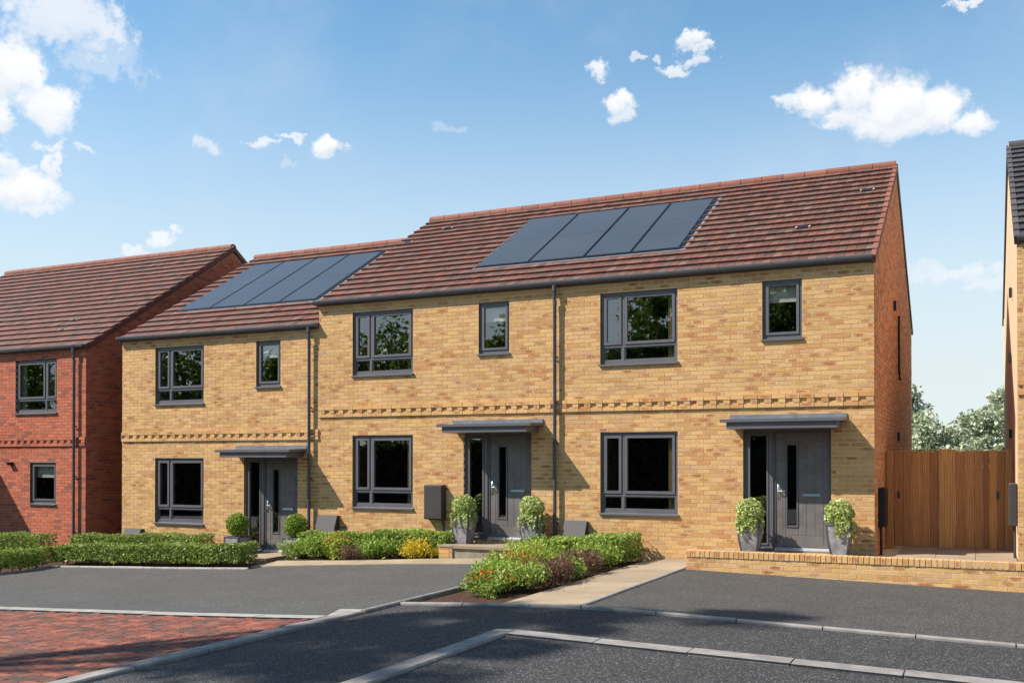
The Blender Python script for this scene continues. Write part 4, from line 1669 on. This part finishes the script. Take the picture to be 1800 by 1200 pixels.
# neighbour on the right, dark roof
hN, E5, up5, nr5 = make_house(
    "detached_house", "tan brick house with dark grey roof at the right edge", (2.08 + 5.6, 0, NB_Z), -5.6, 0.0, standard_openings(), M["buff"], M["mortar_buff"], "buff", M["tile_dark"], M["ridge_dark"], "dark",
    gables="l", caps=True, verges=(True, False), roof_x=(-5.6, 0.0), limit=120, tile_limit=60, plain_gable=True)
eb = empty("electric_meter_box", (-5.6, 0.05, 0.5), hN)
MB().cbox(-0.12, -0.004, 0, 0.5, 0, 0.66, 0.012).build("box_body", M["meter"], eb)
MB().tube([(-0.04, 0.1, 0.0), (-0.04, 0.1, -0.5)], 0.02, 8).build("conduit", M["meter"], eb, smooth=True)
for y, z in ((2.6, 4.5), (3.2, 3.4), (3.0, 2.0)):
    MB().box(-5.65, -5.603, y - 0.08, y + 0.08, z - 0.08, z + 0.08).build("wall_vent", M["black"], hN)

# unseen flat-roofed garage added beyond the left edge to shade the red wall
gar = tag(empty("shade_garage", (-22.4, -2.2, -0.95)), "unseen flat roofed garage added to shade the red house", "garage")
MB().box(-3.0, 0, 0.35, 2.15, 0, 3.75).build("wall", M["redbrick"], gar)
MB().box(-3.15, 0.12, 0.2, 2.17, 3.752, 3.95).build("roof", M["soffit"], gar)
MB().box(-2.7, -0.3, 0.31, 0.347, 0.1, 2.4).build("garage_door", M["door"], gar)

# ------------------------------------------------------------------ doorstep of the middle house
st = tag(empty("doorstep", (-6.75, -0.45, -0.3)), "pale stone doorstep with brick cheeks at the middle front door", "doorstep")
ox, oy, oz = -6.75, -0.45, -0.3
def stb(mb, x0, x1, y0, y1, z0, z1, **k):
    return mb.box(x0 - ox, x1 - ox, y0 - oy, y1 - oy, z0 - oz, z1 - oz, **k)
stb(MB(), -7.6, -5.72, -0.80, -0.003, -0.5, -0.02).build("step_core", M["step"], st)
for a, b in ((-7.33, -6.78), (-6.775, -6.225)):
    stb(MB(), a, b, -0.835, -0.802, -0.5, -0.02).build("riser_stone", M["step"], st)
stb(MB(), -7.36, -6.19, -0.87, -0.003, -0.019, 0.032).build("tread", M["slab"], st)
for xa, xb in ((-7.66, -7.37), (-6.18, -5.70)):
    zz = -0.42
    while zz < -0.02:
        q = xa
        while q < xb - 0.02:
            e_ = min(q + 0.2245, xb)
            me = unit_brick(M["buff"], "buff")
            link("brick", me, st, loc=(q - ox, -0.86 - oy, zz - oz), scale=(e_ - q - 0.008, 0.1, 0.065))
            q += 0.2345
        zz += 0.075
    stb(MB(), xa + 0.004, xb - 0.004, -0.85, -0.01, -0.5, 0.0).build("cheek_core", M["mortar_buff"], st)
    stb(MB(), xa, xb, -0.875, -0.003, 0.001, 0.034).build("cheek_coping", M["slab"], st)

# ------------------------------------------------------------------ low retaining wall
rw = tag(empty("retaining_wall", (-2.67, -1.6, 0)), "low tan brick wall with brick coping beside the right driveway", "wall")
MB().box(0.0, 9.0, -0.104, 0.10, -0.9, 0.098).build("mortar_core", M["mortar_buff"], rw)
ub = unit_brick(M["buff"], "buff")
k = 0
z = 0.098 - 0.075
while z > -0.5:
    x = 0.0 - (0.117 if k % 2 else 0.0)
    while x < 8.9:
        a, b = max(0.0, x), x + 0.2245
        y = -0.1085 + random.uniform(-0.0012, 0.0012)
        if z + 0.07 > G(-2.67 + x, -1.7):
            link("brick", ub, rw, loc=(a, y, z), scale=(b - a, 0.05, 0.065))
        x += 0.2345
    k += 1
    z -= 0.075
x = 0.002
while x < 8.9:
    if True:
        link("coping_brick", ub, rw, loc=(x, -0.122 + random.uniform(-0.003, 0.003), 0.1005 + random.uniform(-0.001, 0.002)), scale=(0.066, 0.222, 0.098))
    x += 0.0765

# ------------------------------------------------------------------ gate between the houses
gt = tag(empty("timber_gate", (0.0, 2.07, 0.08)), "brown timber double gate with vertical boards between the houses", "gate")
def board(name, x0, x1, z0, z1, y=0.0, th=0.025, top=0.0):
    o_ = MB().cbox(x0, x1, y, y + th, z0, z1, 0.004).build(name, M["wood"], gt)
    return o_
board("gate_post", 0.012, 0.145, -0.07, 1.72, -0.03, 0.12)
board("gate_post", 1.945, 2.066, -0.07, 1.735, -0.03, 0.12)
xs_ = [0.152, 0.30, 0.45, 0.615, 0.745, 0.883]
for a, b in zip(xs_[:-1], xs_[1:]):
    board("board", a + 0.0008, b - 0.0012, 0.0, 1.695 + random.uniform(-0.001, 0.001), random.uniform(-0.002, 0.002))
board("board", 0.886, 1.164, -0.01, 1.74, -0.022, 0.03)
xs_ = [1.166, 1.33, 1.46, 1.60, 1.70, 1.82, 1.94]
for a, b in zip(xs_[:-1], xs_[1:]):
    board("board", a + 0.0008, b - 0.0012, 0.0, 1.695 + random.uniform(-0.001, 0.001), random.uniform(-0.002, 0.002))
MB().box(0.15, 0.885, -0.008, 0.05, 1.698, 1.715).build("top_rail", M["wood"], gt)
MB().box(1.165, 1.942, -0.008, 0.05, 1.698, 1.715).build("top_rail", M["wood"], gt)
for xa, xb in ((0.15, 0.88), (1.165, 1.942)):
    for zz in (0.2, 0.85, 1.5):
        MB().box(xa, xb, 0.03, 0.07, zz, zz + 0.1).build("rear_rail", M["wood"], gt)
for xx in (0.225, 1.83):
    hd = MB()
    hd.cbox(xx - 0.022, xx + 0.022, -0.012, -0.003, 0.86, 1.0, 0.003)
    hd.tube([(xx, -0.012, 0.95), (xx, -0.05, 0.95), (xx + 0.02, -0.055, 0.9)], 0.012, 8)
    hd.build("handle", M["pipe"], gt, smooth=True)

# ------------------------------------------------------------------ foliage
def leaf_cloud(name, pts, size, mat, parent=None, out=None, aspect=0.55, jitter=0.35, stretch=None):
    """rhombic leaves at pts; out gives preferred facing directions"""
    n = len(pts)
    pts = np.asarray(pts, float)
    d = RNG.normal(size=(n, 3))
    d /= np.linalg.norm(d, axis=1)[:, None] + 1e-9
    if out is not None:
        d = d * 0.75 + np.asarray(out) * 0.75
        d /= np.linalg.norm(d, axis=1)[:, None] + 1e-9
    a = RNG.normal(size=(n, 3))
    if stretch is not None:
        a = a * 0.5 + np.asarray(stretch)
    a -= d * np.sum(a * d, 1)[:, None]
    a /= np.linalg.norm(a, axis=1)[:, None] + 1e-9
    b = np.cross(d, a)
    s = size * (1 + jitter * RNG.normal(size=n)).clip(0.45, 1.9)
    A, B = a * s[:, None] * 0.5, b * s[:, None] * 0.5 * aspect
    V = np.stack([pts - A, pts - A * 0.1 + B, pts + A, pts - A * 0.1 - B], 1).reshape(-1, 3)
    me = quads_mesh(name, V, n, None, np.repeat(RNG.random(n), 4))
    return link(name, me, parent, mat)


def box_points(n, x0, x1, y0, y1, h, depth=0.10, zlow=0.06, rag=0.03):
    """points in the outer layer of a clipped hedge (local z from the ground)"""
    P, N = [], []
    areas = [(x1 - x0) * (y1 - y0) * 1.5, (x1 - x0) * h * 1.1, (x1 - x0) * h * 0.5, (y1 - y0) * h, (y1 - y0) * h]
    tot = sum(areas)
    nrm = [(0, 0, 1), (0, -1, 0), (0, 1, 0), (-1, 0, 0), (1, 0, 0)]
    for a, nn in zip(areas, nrm):
        m = int(n * a / tot)
        u_, v_ = RNG.random(m), RNG.random(m)
        dep = np.abs(RNG.normal(size=m)) * depth * 0.6 - rag * RNG.random(m)
        if nn[2]:
            p = np.stack([x0 + u_ * (x1 - x0), y0 + v_ * (y1 - y0), h - dep], 1)
        elif nn[1]:
            yy = (y0 + dep) if nn[1] < 0 else (y1 - dep)
            p = np.stack([x0 + u_ * (x1 - x0), yy, zlow + v_ * (h - zlow)], 1)
        else:
            xx = (x0 + dep) if nn[0] < 0 else (x1 - dep)
            p = np.stack([xx, y0 + u_ * (y1 - y0), zlow + v_ * (h - zlow)], 1)
        P.append(p)
        N.append(np.tile(np.array(nn, float), (m, 1)))
    return np.concatenate(P), np.concatenate(N)


def hedge(label, x0, x1, y0, y1, h, n, mat="leaf_hedge", size=0.045, zlow=0.07, group="clipped box hedges", inner=1.4):
    cx, cy = (x0 + x1) / 2, (y0 + y1) / 2
    base = G(cx, cy) - 0.03
    root = tag(empty("hedge", (cx, cy, base)), label, "hedge", group)
    P, N = box_points(n, x0 - cx, x1 - cx, y0 - cy, y1 - cy, h, zlow=zlow)
    P[:, 2] += 0.022 * np.sin(P[:, 0] * 3.1) + 0.015 * np.sin(P[:, 0] * 7.3 + P[:, 1] * 5)
    for i in range(len(P)):
        P[i, 2] += G(P[i, 0] + cx, cy) - 0.03 - base
    leaf_cloud("leaves", P, size, M[mat], root, N)
    # twiggy core that keeps daylight from showing straight through
    c = MB()
    m = max(2, int((x1 - x0 + y1 - y0) / 0.16))
    lx = x1 - x0 > y1 - y0
    for i in range(m):
        t = (i + 0.5) / m
        px_ = (x0 - cx) + (x1 - x0) * (t if lx else random.uniform(0.25, 0.75))
        py_ = (y0 - cy) + (y1 - y0) * (random.uniform(0.25, 0.75) if lx else t)
        zb = G(px_ + cx, cy) - 0.03 - base
        for _ in range(3):
            c.tube([(px_, py_, zb - 0.02), (px_ + random.uniform(-.07, .07), py_ + random.uniform(-.07, .07), zb + h * 0.5), (px_ + random.uniform(-.16, .16), py_ + random.uniform(-.14, .14), zb + h * 0.92)], [0.009, 0.007, 0.003], 4, cap=False)
    c.build("stems", M["bark"], root)
    # inner leaf mass
    mi = int(n * 0.35)
    Q = np.stack([RNG.uniform(x0 - cx + .06, x1 - cx - .06, mi), RNG.uniform(y0 - cy + .06, y1 - cy - .06, mi), RNG.uniform(0.1, h - 0.08, mi)], 1)
    for i in range(mi):
        Q[i, 2] += G(Q[i, 0] + cx, cy) - 0.03 - base
    leaf_cloud("inner_leaves", Q, size * inner, M[mat], root)
    return root


hedge("long low hedge beside the pale driveway, in front of the left tan house", -16.6, -11.4, -2.05, -1.5, 0.45, 17000, zlow=0.12)
hedge("low hedge running forward at the left edge from the long hedge", -17.15, -16.55, -7.0, -2.05, 0.47, 13000, zlow=0.1)
hedge("low hedge under the window of the left tan house", -17.6, -13.6, -0.78, -0.3, 0.52, 9000)
hedge("low hedge in front of the red brick house", -26.0, -18.35, -0.95, -0.4, 0.56, 12000)
hedge("clipped shrub hedge against the wall under the middle house window", -11.1, -7.62, -0.68, -0.16, 0.52, 11000, "leaf_green", 0.05)
hedge("clipped block of shrubs beside the right house gas meter box", -5.35, -3.9, -1.25, -0.15, 0.50, 7500, "leaf_green", 0.05)


def shrub(label, x, y, rx, ry, h, n, mat, size=0.05, spiky=0.0, tip=None, group=None, lean=0.0):
    z = G(x, y) - 0.03
    if group == B2:
        rx, ry, h, n = rx * 1.12, ry * 1.15, h * 1.15, int(n * 1.4)
    root = tag(empty("shrub", (x, y, z)), label, "shrub", group)
    k = 14
    th = RNG.uniform(0, 2 * math.pi, k)
    rr = np.sqrt(RNG.random(k)) * 0.75
    cc = np.stack([rr * np.cos(th) * rx, rr * np.sin(th) * ry, h * RNG.uniform(0.35, 0.78, k)], 1)
    idx = RNG.integers(0, k, n)
    off = RNG.normal(size=(n, 3))
    off /= np.linalg.norm(off, axis=1)[:, None]
    off *= (RNG.random(n) ** 0.4)[:, None]
    P = cc[idx] + off * np.array([rx * 0.42, ry * 0.42, h * 0.30]) + RNG.normal(size=(n, 3)) * np.array([0.03, 0.03, 0.035])
    P[:, 2] = np.clip(P[:, 2], 0.02, None)
    N = P / np.array([rx, ry, h]) ** 2
    N[:, 2] = np.abs(N[:, 2]) + 0.3
    N /= np.linalg.norm(N, axis=1)[:, None]
    st_ = None
    asp = 0.55
    if spiky:
        st_ = N * spiky + np.array([0, 0, 0.8 * spiky])
        asp = 0.28
        leaf_cloud("leaves", P, size, M[mat], root, None, asp, 0.35, st_)
    else:
        leaf_cloud("leaves", P, size, M[mat], root, None, 0.42, 0.45, N * 0.35 + np.array([0, 0, 0.25]))
    if tip:
        m = int(n * 0.08)
        th = RNG.uniform(0, 2 * math.pi, m)
        q = np.sqrt(RNG.random(m))
        T_ = np.stack([q * np.cos(th) * rx * 0.95, q * np.sin(th) * ry * 0.95, h * (1.02 - 0.35 * q ** 2) + RNG.normal(size=m) * 0.02], 1)
        leaf_cloud("flowers", T_, size * 0.8, M[tip], root, None, 0.7)["kind"] = "stuff"
    s = MB()
    for i in range(k):
        c = cc[i]
        s.tube([(c[0] * 0.15, c[1] * 0.15, -0.03), (c[0] * 0.6, c[1] * 0.6, c[2] * 0.5), (c[0], c[1], c[2] * 1.1)], [0.008, 0.006, 0.002], 4, cap=False)
    s.build("stems", M["bark"], root)
    return root


B1, B2 = "shrubs in the bed under the middle window", "shrubs in the bed between the two paths"
shrub("feathery green shrub at the left end of the bed, beside the square planter", -11.0, -1.02, 0.36, 0.26, 0.42, 1700, "leaf_green", 0.05, 0.6, group=B1)
shrub("pale green shrub just left of the orange-flowered shrub", -10.45, -1.0, 0.36, 0.26, 0.50, 1700, "leaf_fresh", 0.05, group=B1)
shrub("green shrub topped with orange flowers behind the little purple shrub", -9.95, -0.92, 0.34, 0.24, 0.52, 1500, "leaf_lime", 0.05, tip="leaf_orange", group=B1)
shrub("small purple shrub at the front of the bed under the middle window", -9.45, -1.10, 0.24, 0.20, 0.30, 900, "leaf_purple", 0.045, 0.5, group=B1)
shrub("bright green shrub between the small purple shrub and the golden shrub", -9.0, -0.92, 0.42, 0.26, 0.48, 1900, "leaf_fresh", 0.05, group=B1)
shrub("golden yellow shrub under the middle house window", -8.18, -0.86, 0.36, 0.24, 0.46, 1900, "leaf_yellow", 0.055, 0.8, group=B1)
shrub("tiny golden tuft at the foot of the conduit pipe", -7.78, -0.80, 0.13, 0.11, 0.20, 350, "leaf_yellow", 0.045, 0.8, group=B1)

shrub("bushy green shrub at the front corner of the bed by the drive mouth", -4.56, -4.75, 0.36, 0.46, 0.40, 2300, "leaf_fresh", 0.052, group=B2)
shrub("low shrub dotted with orange berries at the very front of the bed", -4.42, -5.15, 0.34, 0.32, 0.30, 1500, "leaf_green", 0.045, tip="leaf_orange", group=B2)
shrub("mid green shrub beside the path, in front of the larger purple shrub", -4.12, -4.7, 0.30, 0.42, 0.38, 1700, "leaf_green", 0.05, group=B2)
shrub("large burgundy shrub at the path edge of the bed", -4.15, -3.95, 0.36, 0.52, 0.40, 2100, "leaf_purple", 0.06, 0.7, group=B2)
shrub("smaller burgundy shrub at the path edge nearer the house", -4.1, -2.75, 0.30, 0.42, 0.36, 1500, "leaf_purple", 0.06, 0.7, group=B2)
shrub("green shrub between the two burgundy shrubs", -4.12, -3.3, 0.28, 0.30, 0.34, 1200, "leaf_fresh", 0.05, group=B2)
shrub("lime yellow shrub in the middle of the bed behind the large burgundy shrub", -4.75, -2.9, 0.46, 0.55, 0.50, 2400, "leaf_lime", 0.052, 0.5, group=B2)
shrub("pale green shrub at the back of the bed near the brick step cheek", -5.2, -2.1, 0.42, 0.50, 0.50, 2200, "leaf_fresh", 0.05, group=B2)
shrub("green shrub with a few orange tips at the drive edge of the bed", -4.72, -3.85, 0.36, 0.45, 0.42, 1700, "leaf_green", 0.05, tip="leaf_orange", group=B2)
shrub("leafy green shrub beside the path close to the wall hedge", -4.2, -1.8, 0.36, 0.50, 0.46, 2000, "leaf_green", 0.05, group=B2)
tag(sheet("planting_bed", [(-5.12, -6.1), (-3.82, -6.1), (-3.82, -0.01), (-5.6, -0.01), (-5.66, -1.55), (-5.12, -1.9)], -0.028, M["soil"], 0.5), kind="structure")


def ball(parent, name, r, c, n, mat, size, zs=1.0, extra=None):
    d = RNG.normal(size=(n, 3))
    d /= np.linalg.norm(d, axis=1)[:, None]
    rad = r * (1 - np.abs(RNG.normal(size=n)) * 0.10) * (1 + 0.05 * np.sin(d[:, 0] * 9 + d[:, 2] * 7))
    P = d * rad[:, None] * np.array([1, 1, zs]) + np.array(c)
    if extra is not None:
        P = np.concatenate([P, np.array(extra)])
        d = np.concatenate([d, np.tile([[0.3, -0.6, 0.3]], (len(extra), 1))])
    leaf_cloud(name, P, size, M[mat], parent, d, 0.6)
    m = n // 3
    q = RNG.normal(size=(m, 3))
    q /= np.linalg.norm(q, axis=1)[:, None]
    q *= (RNG.random(m) ** 0.5 * r * 0.8)[:, None]
    leaf_cloud("inner_" + name, q + np.array(c), size * 1.5, M[mat], parent)


def tall_pot(label, x, y, z, H=0.50, w=0.19, group="tall tapered planters"):
    p = tag(empty("planter", (x, y, z)), label, "planter", group)
    wb = w * 0.66
    def ringp(t, k=1.0):
        # bulging taper
        ww = (wb + (w - wb) * (1 - (1 - t) ** 1.7)) * k
        return ww
    mb = MB()
    lv = [0, 0.25, 0.5, 0.75, 1.0]
    vs, fs = [], []
    for t in lv:
        a = ringp(t)
        vs += [(-a, -a, t * H), (a, -a, t * H), (a, a, t * H), (-a, a, t * H)]
    for i in range(len(lv) - 1):
        for j in range(4):
            fs.append((4 * i + j, 4 * i + (j + 1) % 4, 4 * i + 4 + (j + 1) % 4, 4 * i + 4 + j))
    fs.append((3, 2, 1, 0))
    b = len(vs)
    a = w - 0.025
    vs += [(-a, -a, H), (a, -a, H), (a, a, H), (-a, a, H), (-a, -a, H - 0.05), (a, -a, H - 0.05), (a, a, H - 0.05), (-a, a, H - 0.05)]
    t0 = b - 4
    for j in range(4):
        fs.append((t0 + j, t0 + (j + 1) % 4, b + (j + 1) % 4, b + j))
        fs.append((b + j, b + (j + 1) % 4, b + 4 + (j + 1) % 4, b + 4 + j))
    fs.append((b + 4, b + 5, b + 6, b + 7))
    mb.add(vs, fs).build("pot_body", M["pot"], p)
    # dark edging strips on the front and side panels
    ed = MB()
    for (ax, sg) in ((1, -1), (0, 1)):
        for e_ in (-1, 1):
            for i in range(len(lv) - 1):
                a0, a1 = ringp(lv[i]), ringp(lv[i + 1])
                z0_, z1_ = lv[i] * H, lv[i + 1] * H
                o_ = 0.006
                if ax == 1:
                    q = [(e_ * a0, -a0 - o_, z0_), (e_ * (a0 - 0.022), -a0 - o_, z0_), (e_ * (a1 - 0.022), -a1 - o_, z1_), (e_ * a1, -a1 - o_, z1_)]
                    k_ = [(v[0], v[1] + o_ + 0.004, v[2]) for v in q]
                else:
                    q = [(a0 + o_, e_ * a0, z0_), (a0 + o_, e_ * (a0 - 0.022), z0_), (a1 + o_, e_ * (a1 - 0.022), z1_), (a1 + o_, e_ * a1, z1_)]
                    k_ = [(v[0] - o_ - 0.004, v[1], v[2]) for v in q]
                ed.add(q + k_, [(0, 1, 2, 3), (0, 1, 5, 4), (1, 2, 6, 5), (2, 3, 7, 6), (3, 0, 4, 7)])
    ed.build("edging", M["pot_rim"], p)
    rim = MB()
    frame = w + 0.008
    for x0_, x1_, y0_, y1_ in ((-frame, frame, -frame, -frame + 0.028), (-frame, frame, frame - 0.028, frame), (-frame, -frame + 0.028, -frame + 0.028, frame - 0.028), (frame - 0.028, frame, -frame + 0.028, frame - 0.028)):
        rim.box(x0_, x1_, y0_, y1_, H - 0.012, H + 0.008)
    rim.build("rim", M["pot_rim"], p)
    # trailing strands over the front and side
    pts = []
    for i in range(17):
        a = RNG.uniform(-0.95, 0.95) * w
        ln = RNG.uniform(0.10, 0.28)
        front = RNG.random() < 0.6
        for t in np.linspace(0, 1, 26):
            ow = w + 0.02 + 0.015 * math.sin(t * 5 + i)
            z_ = H + 0.05 - ln * t
            if front:
                pts.append((a + RNG.normal() * 0.012, -ow + RNG.normal() * 0.01, z_))
            else:
                pts.append((ow + RNG.normal() * 0.01, a + RNG.normal() * 0.012, z_))
    ball(p, "leaves", w * 1.24, (0, 0, H + w * 0.92), 1500, "leaf_pale", 0.042, extra=pts)
    return p


tall_pot("tall tapered grey planter left of the right-hand front door", -1.93, -0.40, 0.084)
tall_pot("tall tapered grey planter right of the right-hand front door, by the wall corner", -0.50, -0.38, 0.084)
tall_pot("tall tapered grey planter left of the middle front door, near the meter box", -7.40, -0.34, 0.035, 0.53)
tall_pot("tall tapered grey planter right of the middle front door, beside the downpipe", -5.97, -0.34, 0.035, 0.53)


def square_pot(label, x, y, z, w=0.2, H=0.42):
    p = tag(empty("planter", (x, y, z)), label, "planter", "square box planters")
    mb = MB()
    mb.box(-w, w, -w, w, 0, H, skip="t")
    a = w - 0.03
    mb.add([(-w, -w, H), (w, -w, H), (w, w, H), (-w, w, H), (-a, -a, H), (a, -a, H), (a, a, H), (-a, a, H)], [(i, (i + 1) % 4, 4 + (i + 1) % 4, 4 + i) for i in range(4)])
    mb.add([(-a, -a, H), (a, -a, H), (a, a, H), (-a, a, H), (-a, -a, H - 0.05), (a, -a, H - 0.05), (a, a, H - 0.05), (-a, a, H - 0.05)], [(i, (i + 1) % 4, 4 + (i + 1) % 4, 4 + i) for i in range(4)] + [(4, 5, 6, 7)])
    mb.build("pot_body", M["pot"], p)
    r = MB()
    for s in (-1, 1):
        r.box(s * w - (0.03 if s > 0 else 0), s * w + (0.03 if s < 0 else 0), -w - 0.008, -w - 0.001, 0, H - 0.031)
    r.box(-w, w, -w - 0.008, -w - 0.001, H - 0.03, H + 0.002)
    for s in (-1, 1):
        r.box(w + 0.001, w + 0.008, s * w - (0.03 if s > 0 else 0), s * w + (0.03 if s < 0 else 0), 0, H - 0.031)
    r.box(w + 0.001, w + 0.008, -w, w, H - 0.03, H + 0.002)
    r.build("edging", M["pot_rim"], p)
    MB().tube([(0, 0, H - 0.05), (0.01, 0, H + 0.2)], 0.014, 6).build("stem", M["bark"], p)
    ball(p, "leaves", 0.25, (0, 0, H + 0.24), 2200, "leaf_box", 0.036)
    return p


square_pot("square dark planter with round topiary left of the left-hand front door", -12.87, -0.42, -0.42)
square_pot("square dark planter with round topiary right of the left-hand front door, beside the shrub bed", -11.32, -0.42, -0.40)


def tree(label, x, y, H, R, n, mat, size, group, crown_lo=0.28, clusters=46, zs=1.0, trunk_r=0.16, seed=0):
    rg = np.random.default_rng(seed + 5)
    z = G(x, y) - 0.1
    root = tag(empty("tree", (x, y, z)), label, "tree", group)
    cz = H * (crown_lo + 1) / 2
    hz = H * (1 - crown_lo) / 2
    d = rg.normal(size=(clusters, 3))
    d /= np.linalg.norm(d, axis=1)[:, None]
    rad = rg.random(clusters) ** 0.38 * 0.82
    cc = d * rad[:, None] * np.array([R, R, hz]) + np.array([0, 0, cz])
    cr = rg.uniform(0.20, 0.38, clusters) * R
    idx = rg.integers(0, clusters, n)
    o_ = rg.normal(size=(n, 3))
    o_ /= np.linalg.norm(o_, axis=1)[:, None]
    rr = (rg.random(n) ** 0.45)
    P = cc[idx] + o_ * (rr * cr[idx])[:, None] * np.array([1, 1, 0.8])
    leaf_cloud("crown", P, size, M[mat], root, o_ * 0.7 + np.array([0, 0, 0.35]), 0.62, 0.3)
    tb = MB()
    top = H * 0.72
    tb.tube([(0, 0, -0.1), (0.05, 0.02, H * 0.2), (-0.05, 0.06, H * 0.45), (0.03, -0.02, top)], [trunk_r * 1.25, trunk_r, trunk_r * 0.7, trunk_r * 0.25], 8)
    for i in range(min(16, clusters)):
        c = cc[i]
        hz0 = min(c[2] * 0.75, top * 0.9)
        tb.tube([(0, 0.02, max(hz0, H * 0.18)), (c[0] * 0.5, c[1] * 0.5, (hz0 + c[2]) / 2), (c[0], c[1], c[2])], [trunk_r * 0.4, trunk_r * 0.25, trunk_r * 0.08], 5, cap=False)
    tb.build("trunk", M["bark"], root)
    return root


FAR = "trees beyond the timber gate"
tree("pale grey green tree against the gable wall corner beyond the gate", -2.3, 34, 5.9, 2.1, 9000, "leaf_hazed", 0.20, FAR, 0.08, 60, seed=1)
tree("low rounded tree showing just right of the gable beyond the gate", -0.35, 31, 4.3, 1.7, 8000, "leaf_hazed", 0.17, FAR, 0.05, 60, seed=2)
tree("broad rounded tree in the middle of the gap beyond the gate", 1.15, 36, 4.75, 1.9, 9000, "leaf_hazed", 0.18, FAR, 0.05, 60, seed=3)
tree("tall pale tree beside the right neighbour's wall beyond the gate", 3.4, 38, 6.2, 2.2, 9000, "leaf_hazed", 0.20, FAR, 0.06, 60, seed=4)
tree("small dark tree in front of the middle far tree", 1.9, 30, 3.5, 1.3, 6000, "leaf_hazed", 0.16, FAR, 0.05, 44, seed=5)

# trees across the road behind the viewpoint: they are what the windows mirror
ACROSS = "trees across the road"
i = 0
for x, y, H, R, n in ((-2, -47, 10.5, 4.0, 5000), (-9.8, -46, 15.6, 4.4, 8000), (-17.3, -45, 15.4, 3.7, 10000), (-25.5, -47, 11.5, 4.4, 6000), (-29, -48, 14.6, 3.8, 5000), (-34, -45, 13.5, 4.8, 6000), (-40, -47, 14.5, 5.0, 7000), (-49, -46, 14.0, 5.0, 6000), (-58, -45, 15.0, 5.2, 6000), (-67, -46, 15.0, 5.2, 5000), (-77, -46, 16.0, 5.6, 5000), (-87, -46, 16.0, 5.6, 4000)):
    tree("broad leafy tree in the row across the road", x, y, H, R, n, "leaf_tree", 0.42, ACROSS, 0.12, 60, trunk_r=0.3, seed=20 + i)
    i += 1
tree("very tall roadside tree that shades the road by the herringbone paving", -19.6, -19.6, 24.0, 2.3, 2400, "leaf_tree", 0.30, "roadside trees", 0.72, 18, trunk_r=0.24, seed=41)
tree("very tall slender roadside tree nearer the left houses", -18.4, -18.5, 24.0, 1.5, 560, "leaf_tree", 0.30, "roadside trees", 0.76, 10, trunk_r=0.2, seed=42)
hedge("unseen tall dark hedge added to darken the window reflections", -60.0, 14.0, -24.2, -22.6, 3.3, 64000, "leaf_dark", 0.20, 0.0, "hedges added for reflections", 3.2)  # added behind the viewpoint so the lower windows mirror something dark
